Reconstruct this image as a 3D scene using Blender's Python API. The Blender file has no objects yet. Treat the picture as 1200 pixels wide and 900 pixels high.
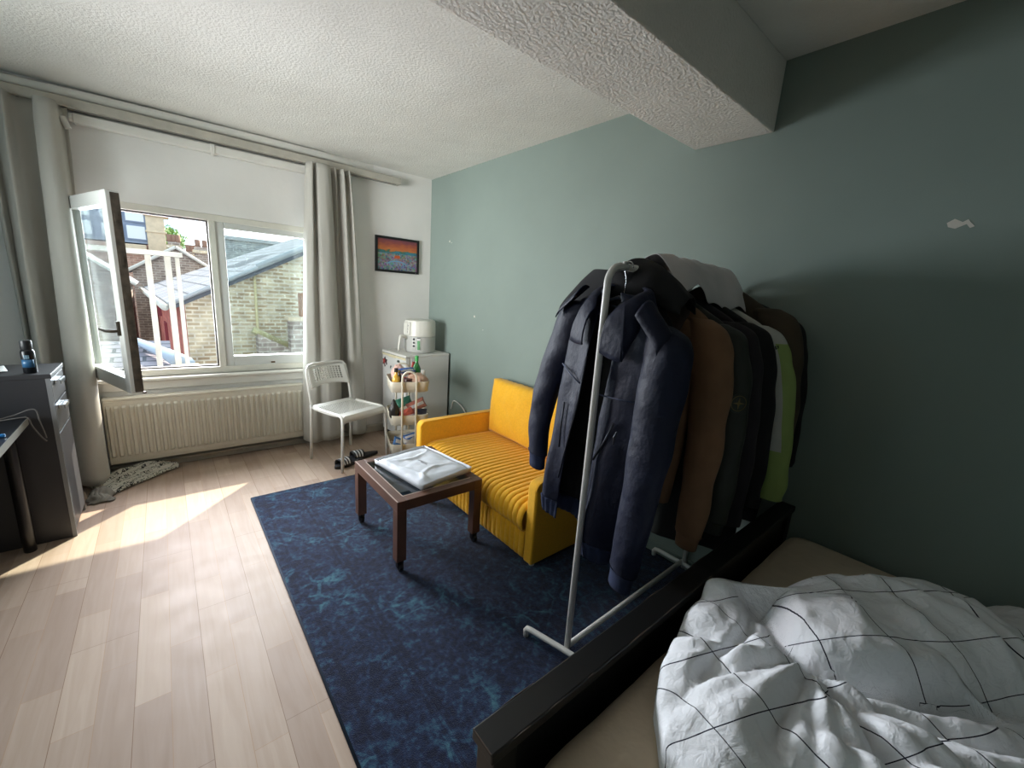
import bpy, bmesh, math, random
from mathutils import Vector, Matrix, noise as mnoise
PI = math.pi
random.seed(7)
SC = bpy.context.scene
COL = SC.collection
XW, YB, ZC = 2.134, 3.93, 2.50      # right wall, window wall, ceiling
XL, YF = -1.75, -1.9                # walls out of view

# ------------------------------------------------------------------ materials
def lin(h):
    h = h.lstrip('#')
    v = [int(h[i:i+2], 16)/255 for i in (0, 2, 4)]
    return tuple((c/12.92 if c <= .04045 else ((c+.055)/1.055)**2.4) for c in v) + (1,)

class NT:
    """thin wrapper over a node tree"""
    def __init__(s, m):
        s.t = m.node_tree; s.n = s.t.nodes; s.l = s.t.links
    def new(s, typ, **kw):
        x = s.n.new(typ)
        for k, v in kw.items():
            if k.startswith('i_'):
                key = k[2:]
                key = int(key) if key.isdigit() else key
                x.inputs[key].default_value = v
            else: setattr(x, k, v)
        return x
    def link(s, a, b): s.l.new(a, b)

def base_mat(name):
    m = bpy.data.materials.new(name); m.use_nodes = True
    nt = NT(m); b = nt.n['Principled BSDF']
    return m, nt, b

def M(name, col, rough=.6, metal=0., var=None, bump=None, sheen=0., coat=0., col2=None, coords='Object', stretch=None, spec=None):
    m, nt, b = base_mat(name)
    c = lin(col)
    b.inputs['Base Color'].default_value = c
    b.inputs['Roughness'].default_value = rough
    b.inputs['Metallic'].default_value = metal
    if spec is not None: b.inputs['Specular IOR Level'].default_value = spec
    if sheen: b.inputs['Sheen Weight'].default_value = sheen
    if coat: b.inputs['Coat Weight'].default_value = coat
    tc = nt.new('ShaderNodeTexCoord')
    src = tc.outputs[coords]
    if stretch:
        mp = nt.new('ShaderNodeMapping'); mp.inputs['Scale'].default_value = stretch
        nt.link(src, mp.inputs['Vector']); src = mp.outputs['Vector']
    if var or col2:
        sc, amt = var or (6, .15)
        n = nt.new('ShaderNodeTexNoise', i_Scale=sc, i_Detail=5.)
        nt.link(src, n.inputs['Vector'])
        r = nt.new('ShaderNodeValToRGB')
        e = r.color_ramp.elements
        e[0].position = .3; e[1].position = .7
        if col2: e[0].color = lin(col2); e[1].color = c
        else:
            e[0].color = tuple(x*(1-amt) for x in c[:3]) + (1,)
            e[1].color = tuple(min(1, x*(1+amt)) for x in c[:3]) + (1,)
        nt.link(n.outputs['Fac'], r.inputs['Fac'])
        nt.link(r.outputs['Color'], b.inputs['Base Color'])
    if bump:
        sc, st, di = bump
        n2 = nt.new('ShaderNodeTexNoise', i_Scale=sc, i_Detail=4.)
        nt.link(src, n2.inputs['Vector'])
        bp = nt.new('ShaderNodeBump', i_Strength=st, i_Distance=di)
        nt.link(n2.outputs['Fac'], bp.inputs['Height'])
        nt.link(bp.outputs['Normal'], b.inputs['Normal'])
    return m

def glass_mat(name, tint='#ffffff', gloss=.05, rough=.0):
    m = bpy.data.materials.new(name); m.use_nodes = True
    nt = NT(m); nt.n.clear()
    o = nt.new('ShaderNodeOutputMaterial'); mx = nt.new('ShaderNodeMixShader')
    t = nt.new('ShaderNodeBsdfTransparent'); t.inputs['Color'].default_value = lin(tint)
    g = nt.new('ShaderNodeBsdfGlossy', i_Roughness=rough)
    f = nt.new('ShaderNodeLayerWeight', i_Blend=.5)
    pw = nt.new('ShaderNodeMath', operation='POWER', i_1=5.); nt.link(f.outputs['Facing'], pw.inputs[0])
    ml = nt.new('ShaderNodeMath', operation='MULTIPLY_ADD', i_1=.6, i_2=gloss); ml.use_clamp = True
    nt.link(pw.outputs[0], ml.inputs[0]); nt.link(ml.outputs[0], mx.inputs[0])
    nt.link(t.outputs[0], mx.inputs[1]); nt.link(g.outputs[0], mx.inputs[2])
    nt.link(mx.outputs[0], o.inputs['Surface'])
    return m

# ------------------------------------------------------------------ object helpers
def prop(o, label=None, cat=None, group=None, kind=None):
    if label: o['label'] = label
    if cat: o['category'] = cat
    if group: o['group'] = group
    if kind: o['kind'] = kind
    return o

def link(name, bm, mat, parent=None, smooth=False, bevel=0, sub=0, solid=0, seg=2, angle=None, offset=-1):
    me = bpy.data.meshes.new(name)
    bmesh.ops.recalc_face_normals(bm, faces=bm.faces[:])
    bm.to_mesh(me); bm.free()
    mats = mat if isinstance(mat, (list, tuple)) else [mat]
    for x in mats: me.materials.append(x)
    o = bpy.data.objects.new(name, me); COL.objects.link(o)
    if smooth:
        for p in me.polygons: p.use_smooth = True
        if angle is not None:
            try: me.set_sharp_from_angle(angle=math.radians(angle))
            except Exception: pass
    if solid:
        md = o.modifiers.new('solid', 'SOLIDIFY'); md.thickness = solid; md.offset = offset
    if bevel:
        md = o.modifiers.new('bevel', 'BEVEL'); md.width = bevel; md.segments = seg; md.limit_method = 'ANGLE'; md.angle_limit = math.radians(40)
    if sub:
        md = o.modifiers.new('sub', 'SUBSURF'); md.levels = sub; md.render_levels = sub
    if parent: o.parent = parent
    return o

def thing(name, loc, label, cat, rz=0, group=None, rot=None):
    o = bpy.data.objects.new(name, None); COL.objects.link(o)
    o.empty_display_size = .1
    o.location = loc; o.rotation_euler = rot or (0, 0, rz)
    return prop(o, label, cat, group)

def place(o, loc, rz=0, rot=None):
    o.location = loc; o.rotation_euler = rot or (0, 0, rz); return o

def dup(root, loc, label, rz=0, group=None):
    r = root.copy(); COL.objects.link(r); r.location = loc; r.rotation_euler = (0, 0, rz)
    r['label'] = label
    if group: r['group'] = group
    for ch in list(root.children):
        c = ch.copy(); COL.objects.link(c); c.parent = r
        for g in list(ch.children):
            d = g.copy(); COL.objects.link(d); d.parent = c
    return r

# ------------------------------------------------------------------ shapes
def B(): return bmesh.new()

def box(bm, x0, x1, y0, y1, z0, z1, mtx=None, mi=0):
    vs = [bm.verts.new((x, y, z)) for x in (x0, x1) for y in (y0, y1) for z in (z0, z1)]
    for f in ((0, 1, 3, 2), (4, 6, 7, 5), (0, 4, 5, 1), (2, 3, 7, 6), (0, 2, 6, 4), (1, 5, 7, 3)):
        fc = bm.faces.new([vs[i] for i in f]); fc.material_index = mi
    if mtx is not None: bmesh.ops.transform(bm, matrix=mtx, verts=vs)
    return vs

def ring_frames(pts):
    pts = [Vector(p) for p in pts]
    n = len(pts); out = []
    up = None
    for i in range(n):
        if i == 0: t = pts[1]-pts[0]
        elif i == n-1: t = pts[-1]-pts[-2]
        else: t = (pts[i+1]-pts[i]).normalized()+(pts[i]-pts[i-1]).normalized()
        t.normalize()
        if up is None:
            a = Vector((0, 0, 1)) if abs(t.z) < .9 else Vector((1, 0, 0))
            up = (a-t*a.dot(t)).normalized()
        else:
            up = up-t*up.dot(t)
            if up.length < 1e-6: up = Vector((1, 0, 0))-t*t.x
            up.normalize()
        out.append((pts[i], t, up, t.cross(up)))
    return out

def tube(bm, pts, r, seg=10, caps=True, flat=1., mi=0):
    fr = ring_frames(pts); n = len(fr)
    rs = r if isinstance(r, (list, tuple)) else [r]*n
    rings = []
    for (p, t, u, v), rr in zip(fr, rs):
        rings.append([bm.verts.new(p+u*(math.cos(2*PI*k/seg)*rr*flat)+v*(math.sin(2*PI*k/seg)*rr)) for k in range(seg)])
    for a, b in zip(rings, rings[1:]):
        for k in range(seg):
            bm.faces.new((a[k], a[(k+1) % seg], b[(k+1) % seg], b[k])).material_index = mi
    if caps:
        bm.faces.new(rings[0][::-1]).material_index = mi; bm.faces.new(rings[-1]).material_index = mi
    return rings

def arc(c, r, a0, a1, n, ax='xz'):
    out = []
    for i in range(n+1):
        a = a0+(a1-a0)*i/n
        p, q = r*math.cos(a), r*math.sin(a)
        d = {'xz': (p, 0, q), 'yz': (0, p, q), 'xy': (p, q, 0)}[ax]
        out.append((c[0]+d[0], c[1]+d[1], c[2]+d[2]))
    return out

def lathe(bm, prof, seg=24, c=(0, 0, 0), mi=0, sx=1, sy=1):
    rings = []
    for r, z in prof:
        rings.append([bm.verts.new((c[0]+sx*r*math.cos(2*PI*k/seg), c[1]+sy*r*math.sin(2*PI*k/seg), c[2]+z)) for k in range(seg)])
    for a, b in zip(rings, rings[1:]):
        for k in range(seg):
            bm.faces.new((a[k], a[(k+1) % seg], b[(k+1) % seg], b[k])).material_index = mi
    bm.faces.new(rings[0][::-1]).material_index = mi; bm.faces.new(rings[-1]).material_index = mi
    return rings

def sheet(bm, fn, nu, nv, closed_u=False, mi=0, uv=None):
    g = [[bm.verts.new(fn(i/nu, j/nv)) for i in range(nu if closed_u else nu+1)] for j in range(nv+1)]
    W = len(g[0])
    lay = bm.loops.layers.uv.verify() if uv else None
    for j in range(nv):
        for i in range(nu):
            i2 = (i+1) % W
            f = bm.faces.new((g[j][i], g[j][i2], g[j+1][i2], g[j+1][i])); f.material_index = mi
            if lay:
                for lp, (a, b) in zip(f.loops, ((i, j), (i+1, j), (i+1, j+1), (i, j+1))):
                    lp[lay].uv = uv(a/nu, b/nv)
    return g

def prism(bm, poly, axis, a, b, mi=0):
    """poly in the two other axes, extruded along axis from a to b"""
    def P(p, q):
        if axis == 'x': return (q, p[0], p[1])
        if axis == 'y': return (p[0], q, p[1])
        return (p[0], p[1], q)
    va = [bm.verts.new(P(p, a)) for p in poly]; vb = [bm.verts.new(P(p, b)) for p in poly]
    n = len(poly)
    bm.faces.new(va).material_index = mi; bm.faces.new(vb[::-1]).material_index = mi
    for i in range(n):
        bm.faces.new((va[i], va[(i+1) % n], vb[(i+1) % n], vb[i])).material_index = mi
    return va+vb

def nz(x, y, z=0., s=1.): return mnoise.noise(Vector((x*s, y*s, z*s)))

def blob(bm, c, sc, seed=0, amp=.25, freq=3, sub=4, ridge=False, flatb=True):
    g = bmesh.ops.create_icosphere(bm, subdivisions=sub, radius=1)
    for v in g['verts']:
        d = v.co.normalized()
        k = mnoise.noise(d*freq+Vector((seed*7.1, seed*3.3, seed)))
        if ridge: k = 1-2*abs(k)
        k2 = mnoise.noise(d*freq*2.7+Vector((seed, 9, seed*5)))
        p = d*(1+amp*k+amp*.4*k2)
        if flatb and p.z < -.75: p.z = -.75-(p.z+.75)*.1
        v.co = Vector((c[0]+p.x*sc[0], c[1]+p.y*sc[1], c[2]+p.z*sc[2]))
    return g['verts']

def pouch(bm, w, h, t, seed=0, nu=14, nv=18, rum=.004):
    """pillow packet standing in xz, thickness along y, crimped ends"""
    for sg in (-1, 1):
        def fn(u, v):
            a = (math.sin(PI*u))**.6*(math.sin(PI*v))**.5
            k = nz(u*4+seed*3, v*4, sg*2+seed)*rum*2*a
            return ((u-.5)*w*(1-.06*math.sin(PI*v)), sg*(t/2*a+.0006)+k, v*h)
        sheet(bm, fn, nu, nv)
    bmesh.ops.remove_doubles(bm, verts=bm.verts[:], dist=.0015)

def cat_rom(P, t):
    n = len(P)-1
    x = min(max(t, 0), 1)*n; i = min(int(x), n-1); f = x-i
    p0, p1, p2, p3 = P[max(i-1, 0)], P[i], P[i+1], P[min(i+2, n)]
    return tuple(.5*((2*b)+(-a+c)*f+(2*a-5*b+4*c-d)*f*f+(-a+3*b-3*c+d)*f**3) for a, b, c, d in zip(p0, p1, p2, p3))
def lerp(a, b, t): return a+(b-a)*t
def interp(tab, x):
    if x <= tab[0][0]: return tab[0][1]
    for (a, fa), (b, fb) in zip(tab, tab[1:]):
        if x <= b: return fa+(fb-fa)*(x-a)/(b-a)
    return tab[-1][1]
WORLD_STRENGTH, SUN_ENERGY, WINDOW_W, SIDE_W = 2.3, 12.0, 102.0, 35.0
EXPOSURE, SIDE_SPREAD = 0.0, 64
# ------------------------------------------------------------------ surface materials
def floor_mat():
    m, nt, b = base_mat('pale maple laminate')
    tc = nt.new('ShaderNodeTexCoord')
    sep = nt.new('ShaderNodeSeparateXYZ'); nt.link(tc.outputs['Object'], sep.inputs[0])
    cmb = nt.new('ShaderNodeCombineXYZ')
    nt.link(sep.outputs['Y'], cmb.inputs['X']); nt.link(sep.outputs['X'], cmb.inputs['Y'])
    def bricks(w, h, mort, off, c1, c2):
        n = nt.new('ShaderNodeTexBrick')
        n.offset = off; n.offset_frequency = 2; n.squash = 1.
        n.inputs['Scale'].default_value = 1.
        n.inputs['Brick Width'].default_value = w; n.inputs['Row Height'].default_value = h
        n.inputs['Mortar Size'].default_value = mort; n.inputs['Mortar Smooth'].default_value = .2
        n.inputs['Color1'].default_value = c1; n.inputs['Color2'].default_value = c2
        nt.link(cmb.outputs[0], n.inputs['Vector']); return n
    strip = bricks(.62, .0975, .0008, .37, lin('#b9a593'), lin('#a59080'))
    strip.inputs['Mortar'].default_value = lin('#ab8b70')
    plank = bricks(1.285, .195, .0011, .42, (1, 1, 1, 1), (.93, .92, .92, 1))
    plank.inputs['Mortar'].default_value = (.55, .5, .46, 1)
    mul = nt.new('ShaderNodeMix', data_type='RGBA', blend_type='MULTIPLY'); mul.inputs[0].default_value = 1
    nt.link(strip.outputs['Color'], mul.inputs[6]); nt.link(plank.outputs['Color'], mul.inputs[7])
    mp = nt.new('ShaderNodeMapping'); mp.inputs['Scale'].default_value = (22, 1.6, 1)
    nt.link(tc.outputs['Object'], mp.inputs[0])
    g = nt.new('ShaderNodeTexNoise', i_Scale=1.5, i_Detail=6.); g.inputs['Distortion'].default_value = 1.2
    nt.link(mp.outputs[0], g.inputs['Vector'])
    r = nt.new('ShaderNodeValToRGB'); r.color_ramp.elements[0].position = .3; r.color_ramp.elements[1].position = .7
    r.color_ramp.elements[0].color = (.86, .82, .78, 1); r.color_ramp.elements[1].color = (1, 1, 1, 1)
    nt.link(g.outputs['Fac'], r.inputs[0])
    mul2 = nt.new('ShaderNodeMix', data_type='RGBA', blend_type='MULTIPLY'); mul2.inputs[0].default_value = .8
    nt.link(mul.outputs[2], mul2.inputs[6]); nt.link(r.outputs[0], mul2.inputs[7])
    nt.link(mul2.outputs[2], b.inputs['Base Color'])
    n2 = nt.new('ShaderNodeTexNoise', i_Scale=9., i_Detail=5.); nt.link(tc.outputs['Object'], n2.inputs['Vector'])
    mr = nt.new('ShaderNodeMapRange'); mr.inputs[3].default_value = .42; mr.inputs[4].default_value = .65; b.inputs['Specular IOR Level'].default_value = .28
    nt.link(n2.outputs['Fac'], mr.inputs[0]); nt.link(mr.outputs[0], b.inputs['Roughness'])
    bp = nt.new('ShaderNodeBump', i_Strength=.12, i_Distance=.002)
    nt.link(plank.outputs['Fac'], bp.inputs['Height']); bp.invert = True
    nt.link(bp.outputs[0], b.inputs['Normal'])
    return m

def plaster(name, col, amt=.05, sc=3., bsc=40., bst=.25, bd=.004, patches=None, rough=.9, vor=False):
    m, nt, b = base_mat(name)
    tc = nt.new('ShaderNodeTexCoord')
    n = nt.new('ShaderNodeTexNoise', i_Scale=sc, i_Detail=6.); nt.link(tc.outputs['Object'], n.inputs['Vector'])
    r = nt.new('ShaderNodeValToRGB'); c = lin(col)
    r.color_ramp.elements[0].position = .3; r.color_ramp.elements[1].position = .7
    r.color_ramp.elements[0].color = tuple(x*(1-amt) for x in c[:3])+(1,); r.color_ramp.elements[1].color = tuple(x*(1+amt) for x in c[:3])+(1,)
    nt.link(n.outputs['Fac'], r.inputs[0]); nt.link(r.outputs[0], b.inputs['Base Color'])
    b.inputs['Roughness'].default_value = rough
    b.inputs['Specular IOR Level'].default_value = .3
    n2 = nt.new('ShaderNodeTexNoise', i_Scale=bsc, i_Detail=5.); nt.link(tc.outputs['Object'], n2.inputs['Vector'])
    bp = nt.new('ShaderNodeBump', i_Strength=bst, i_Distance=bd); nt.link(n2.outputs['Fac'], bp.inputs['Height'])
    n3 = nt.new('ShaderNodeTexNoise', i_Scale=2.2, i_Detail=3.); nt.link(tc.outputs['Object'], n3.inputs['Vector'])
    bp2 = nt.new('ShaderNodeBump', i_Strength=.35, i_Distance=.03); nt.link(n3.outputs['Fac'], bp2.inputs['Height'])
    nt.link(bp.outputs[0], bp2.inputs['Normal']); nt.link(bp2.outputs[0], b.inputs['Normal'])
    return m

def brick_mat(name, c1, c2, mort, scale=1., bw=.22, bh=.075, plane='xz'):
    m, nt, b = base_mat(name)
    tc = nt.new('ShaderNodeTexCoord')
    sep = nt.new('ShaderNodeSeparateXYZ'); nt.link(tc.outputs['Object'], sep.inputs[0])
    cmb = nt.new('ShaderNodeCombineXYZ')
    nt.link(sep.outputs['X' if plane[0] == 'x' else 'Y'], cmb.inputs['X']); nt.link(sep.outputs['Z' if plane[1] == 'z' else 'Y'], cmb.inputs['Y'])
    n = nt.new('ShaderNodeTexBrick'); n.inputs['Scale'].default_value = scale
    n.inputs['Brick Width'].default_value = bw; n.inputs['Row Height'].default_value = bh
    n.inputs['Mortar Size'].default_value = .012
    n.inputs['Color1'].default_value = lin(c1); n.inputs['Color2'].default_value = lin(c2); n.inputs['Mortar'].default_value = lin(mort)
    nt.link(cmb.outputs[0], n.inputs['Vector'])
    n2 = nt.new('ShaderNodeTexNoise', i_Scale=5., i_Detail=6.); nt.link(tc.outputs['Object'], n2.inputs['Vector'])
    r = nt.new('ShaderNodeValToRGB'); r.color_ramp.elements[0].position = .3; r.color_ramp.elements[1].position = .72
    r.color_ramp.elements[0].color = (.55, .5, .45, 1); r.color_ramp.elements[1].color = (1.2, 1.15, 1.05, 1)
    nt.link(n2.outputs['Fac'], r.inputs[0])
    mx = nt.new('ShaderNodeMix', data_type='RGBA', blend_type='MULTIPLY'); mx.inputs[0].default_value = .8
    nt.link(n.outputs['Color'], mx.inputs[6]); nt.link(r.outputs[0], mx.inputs[7])
    nt.link(mx.outputs[2], b.inputs['Base Color']); b.inputs['Roughness'].default_value = .9
    bp = nt.new('ShaderNodeBump', i_Strength=.6, i_Distance=.01); bp.invert = True
    nt.link(n.outputs['Fac'], bp.inputs['Height']); nt.link(bp.outputs[0], b.inputs['Normal'])
    return m

WHITE_WALL = plaster('white wall paint', '#e4e2dd', .04, 2.5, 30, .2, .004)
GREEN_WALL = plaster('sage green wall paint', '#84918a', .05, 1.6, 60, .15, .002, rough=.7)
CEIL = plaster('rough white ceiling stucco', '#efede7', .03, 4, 80, .55, .009)
WPAINT = M('white gloss woodwork', '#dedbd3', .4, var=(8, .04))
GREYPAINT = M('old grey white woodwork and shaded board', '#b7b2a6', .5, var=(14, .1), bump=(40, .2, .002))

# ------------------------------------------------------------------ room shell
def structure(name, bm, mat, **kw): return prop(link(name, bm, mat, **kw), kind='structure')

bm = B(); box(bm, XL-.15, XW+.2, YF-.15, YB+.1, -.12, 0); structure('floor', bm, floor_mat())
bm = B(); box(bm, XL-.15, XW+.2, YF-.15, YB+.1, ZC, ZC+.15); structure('ceiling', bm, CEIL)
bm = B(); box(bm, XL, XW, .842, 1.206, 2.222, ZC); structure('beam', bm, plaster('coarse beam stucco', '#efebe4', .03, 4, 85, .7, .010), bevel=.006)
# the window wall, with the opening
WX0, WX1, WZ0, WZ1 = -.43, 1.17, .69, 1.885
bm = B()
box(bm, XL-.15, WX0, YB, YB+.1, 0, ZC); box(bm, WX1, XW+.2, YB, YB+.1, 0, ZC)
box(bm, WX0, WX1, YB, YB+.1, 0, WZ0); box(bm, WX0, WX1, YB, YB+.1, WZ1, ZC)
bmesh.ops.remove_doubles(bm, verts=bm.verts[:], dist=.0005)
structure('wall_back', bm, WHITE_WALL)
bm = B(); box(bm, XW, XW+.2, YF-.15, YB, 0, ZC); gw = structure('wall_right', bm, GREEN_WALL)
CHIP = M('bare white plaster', '#cfcabf', .9)
def chip(y, z, pts, s):
    bm = B(); prism(bm, [(y+p*s, z+q*s) for p, q in pts], 'x', XW-.0012, XW+.001)
    prop(link('paint_chip', bm, CHIP, gw, bevel=.0004), label='bare white spot where the green paint has chipped off')
chip(.185, 1.79, [(-1, -.35), (-.6, .1), (-.45, .35), (-.1, .1), (.5, .45), (1, .1), (.85, -.3), (.3, -.5), (-.4, -.1), (-.7, -.5)], .035)
chip(3.556, 1.902, [(-1, -.5), (-.7, .6), (0, 1), (.8, .4), (.5, -.8)], .011)
chip(3.52, 1.89, [(-1, -.5), (-.3, .9), (.8, .4), (.5, -.8)], .006)
chip(3.09, 1.235, [(-1, -.5), (-.7, .6), (0, 1), (.8, .4), (.5, -.8)], .012)
chip(2.95, 1.13, [(-1, -.5), (-.3, .9), (.8, .4), (.5, -.8)], .005)
LY0, LY1, LZ0, LZ1 = 1.45, 2.85, .85, 2.15      # unseen window added in the left wall to supply side light
bm = B()
box(bm, XL-.15, XL, YF-.15, LY0, 0, ZC); box(bm, XL-.15, XL, LY1, YB, 0, ZC); box(bm, XL-.15, XL, LY0, LY1, 0, LZ0); box(bm, XL-.15, XL, LY0, LY1, LZ1, ZC)
bmesh.ops.remove_doubles(bm, verts=bm.verts[:], dist=.0005)
structure('wall_left', bm, GREEN_WALL)
bm = B(); box(bm, XL, XW, YF-.15, YF, 0, ZC); structure('wall_front', bm, GREEN_WALL)

# skirting, cornice board along the window wall
bm = B(); prism(bm, [(YB, 0), (YB, .075), (YB-.012, .075), (YB-.018, .06), (YB-.018, 0)], 'x', XL, XW); structure('baseboard_back', bm, GREYPAINT)
bm = B(); box(bm, XW-.014, XW, YF, YB-.02, 0, .07); structure('baseboard_right', bm, GREEN_WALL, bevel=.003)
bm = B()
def corn(u, v):
    x = lerp(XL, 1.55, u)
    sag = .035*max(0, (.2-x)/1.9)+.004*nz(x*2, 5)
    P = [(YB, 2.44), (YB-.035, 2.44), (YB-.05, 2.452), (YB-.055, 2.47), (YB-.05, 2.487), (YB-.02, 2.499)]
    p = P[int(round(v*5))]
    k = max(0., min(1., (1.55-x)/.5))
    return (x, YB+(p[0]-YB)*k, p[1]-sag)
sheet(bm, corn, 60, 5); structure('trim_1', bm, WPAINT, smooth=True, angle=50)

# ------------------------------------------------------------------ window
def frame_rect(bm, x0, x1, z0, z1, w, y0, y1, wb=None):
    wb = wb or w
    box(bm, x0, x0+w, y0, y1, z0, z1); box(bm, x1-w, x1, y0, y1, z0, z1)
    box(bm, x0+w, x1-w, y0, y1, z0, z0+wb); box(bm, x0+w, x1-w, y0, y1, z1-w, z1)
WFRAME = M('cream white window frame', '#d8d4c8', .4, var=(10, .05))
WFRAME2 = M('white window sash', '#d0d0cb', .35)
GLASS = glass_mat('window glass', '#f4fbfb', .045)
bm = B()
frame_rect(bm, WX0, WX1, WZ0, WZ1, .045, YB+.015, YB+.095, .05)
box(bm, .301, .344, YB+.017, YB+.093, WZ0+.048, WZ1-.043)
win = structure('window_1', bm, WFRAME, bevel=.004)
bm = B(); frame_rect(bm, WX0+.03, .304, WZ0+.047, WZ1-.042, .013, YB+.05, YB+.092)
link('rubber_seal', bm, M('dark rubber seal', '#3a3632', .7), win)
bm = B(); frame_rect(bm, .335, 1.14, WZ0+.045, WZ1-.025, .065, YB+.03, YB+.1, .082)
sash = link('sash', bm, WFRAME2, win, bevel=.006)
bm = B(); box(bm, .40, 1.08, YB+.062, YB+.068, .8, 1.81); link('glass_pane', bm, GLASS, sash)
bm = B(); box(bm, .66, .69, YB+.022, YB+.032, .75, .762); link('latch', bm, M('small brass latch', '#6b5a40', .4, .8), sash)
# open casement, hinged at the left jamb and swung into the room
sl = .735
ang = math.atan2(3.205-3.905, -.163+.402)
bm = B(); T = .06
frame_rect(bm, 0, sl, .735, 1.855, .072, -T/2, T/2, .085)
op = link('sash', bm, WFRAME2, win, bevel=.005)
op['label'] = 'open window sash swung into the room'
place(op, (-.402, 3.905, 0), ang)
bm = B(); box(bm, .068, sl-.068, -.003, .003, .815, 1.79); link('glass_pane', bm, GLASS, op)
bm = B(); box(bm, sl-.006, sl+.006, -.01, .028, .745, 1.845)
for k in range(5): box(bm, sl+.006, sl+.009, -.002, .012, .80+k*.22, .86+k*.22)
box(bm, .03, sl-.004, .03, .042, .728, .738)
link('rubber_seal', bm, M('weathered brown seal', '#4b4238', .7, var=(30, .4)), op)
bm = B()
box(bm, sl-.05, sl-.024, -T/2-.012, -T/2, 1.075, 1.155)
tube(bm, [(sl-.037, -T/2-.01, 1.10), (sl-.037, -T/2-.045, 1.10), (sl-.06, -T/2-.055, 1.10), (sl-.16, -T/2-.055, 1.103)], [.009, .009, .009, .007], 8)
link('window_handle', bm, M('dark bronze handle', '#4a4238', .35, .7), op, smooth=True, angle=40)
# frame and glass of the added window, out of view
bm = B()
for y0, y1, z0, z1 in ((LY0, LY0+.06, LZ0, LZ1), (LY1-.06, LY1, LZ0, LZ1), (LY0+.06, LY1-.06, LZ0, LZ0+.06), (LY0+.06, LY1-.06, LZ1-.06, LZ1), ((LY0+LY1)/2-.04, (LY0+LY1)/2+.04, LZ0+.06, LZ1-.06)):
    box(bm, XL-.09, XL-.03, y0, y1, z0, z1)
win2 = structure('added_window_2', bm, WFRAME, bevel=.004)
bm = B(); box(bm, XL-.063, XL-.057, LY0+.05, LY1-.05, LZ0+.05, LZ1-.05); link('glass_pane', bm, GLASS, win2)
# sill board
bm = B(); prism(bm, [(YB+.02, .69), (YB-.035, .69), (YB-.042, .682), (YB-.042, .668), (YB-.012, .66), (YB-.012, .60), (YB+.02, .60)], 'x', -.43, 1.17)
structure('trim_2', bm, WPAINT, bevel=.003)

# ------------------------------------------------------------------ outside
BRICK = brick_mat('pale stock brick', '#e2d6bf', '#b59f84', '#e6dfd2', bw=.17, bh=.06)
BRICK2 = brick_mat('dark reddish brick', '#aa9c98', '#8f827f', '#bdb6b2', bw=.2, bh=.07)
REDW = brick_mat('red painted brick', '#c4746c', '#b9655f', '#b06a64', bw=.25, bh=.08, plane='yz')
def tile_mat(name, c1, c2, row, plane_scale):
    m, nt, b = base_mat(name)
    tc = nt.new('ShaderNodeTexCoord')
    n = nt.new('ShaderNodeTexBrick'); n.inputs['Scale'].default_value = 1
    n.inputs['Brick Width'].default_value = .3; n.inputs['Row Height'].default_value = row; n.inputs['Mortar Size'].default_value = .02
    n.inputs['Color1'].default_value = lin(c1); n.inputs['Color2'].default_value = lin(c2); n.inputs['Mortar'].default_value = lin('#5c5e66')
    nt.link(tc.outputs['UV'], n.inputs['Vector']); nt.link(n.outputs['Color'], b.inputs['Base Color'])
    b.inputs['Roughness'].default_value = .75
    bp = nt.new('ShaderNodeBump', i_Strength=.7, i_Distance=.03); bp.invert = True
    nt.link(n.outputs['Fac'], bp.inputs['Height']); nt.link(bp.outputs[0], b.inputs['Normal'])
    return m
SLATE = tile_mat('grey roof tiles', '#9c9da4', '#85868f', .3, 1)
SLATE2 = tile_mat('low dark roof tiles', '#aaa4ae', '#938d99', .22, 1)
LEAD = M('grey lead flashing', '#a3a6aa', .5, var=(3, .2))
WEATHER = M('weathered white paint', '#cdc9c1', .6, var=(6, .1))

def slope(bm, a, b, c, d, thick, uvs):
    """sloped slab with uv in metres: a,b along the eave, c,d along the ridge"""
    lay = bm.loops.layers.uv.verify()
    a, b, c, d = map(Vector, (a, b, c, d))
    n = (b-a).cross(d-a).normalized()
    if n.z < 0: n = -n
    top = [bm.verts.new(p) for p in (a, b, c, d)]; bot = [bm.verts.new(p-n*thick) for p in (a, b, c, d)]
    L, Hh = (b-a).length, (d-a).length
    f = bm.faces.new(top)
    for lp, t in zip(f.loops, ((0, 0), (L, 0), (L, Hh), (0, Hh))): lp[lay].uv = t
    bm.faces.new(bot[::-1])
    for i in range(4): bm.faces.new((top[i], bot[i], bot[(i+1) % 4], top[(i+1) % 4]))

bm = B(); box(bm, -40, 40, 4.2, 90, -3.2, -3.0); structure('ground', bm, M('grey yard', '#77756f', .9, var=(.5, .2)))
# brick gable house filling most of the view
hs = thing('brick_house', (.24, 8, -3), 'pale brick gable house with grey tiled roof filling the right window', 'house', rz=.0)
bm = B(); prism(bm, [(0, 0), (0, 4.05), (3.1, 5.62), (6.2, 4.05), (6.2, 0)], 'y', 0, 7.5); link('gable_wall', bm, BRICK, hs)
sk = -.06   # the long side drifts left going back
def sd(x, y): return x+sk*y
bm = B()
vs = [(sd(-.03, 0), 0.02, 0), (sd(-.03, 7.5), 7.5, 0), (sd(-.03, 7.5), 7.5, 4.06), (sd(-.03, 0), 0.02, 4.06)]
f = [bm.verts.new(v) for v in vs]+[bm.verts.new((v[0]+.1, v[1], v[2])) for v in vs]
for q in ((0, 1, 2, 3), (4, 7, 6, 5), (0, 4, 5, 1), (3, 2, 6, 7), (0, 3, 7, 4), (1, 5, 6, 2)): bm.faces.new([f[i] for i in q])
side = link('side_wall', bm, REDW, hs, )
DARKRED = M('dark red boards', '#8c3f47', .7, var=(5, .1))
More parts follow.
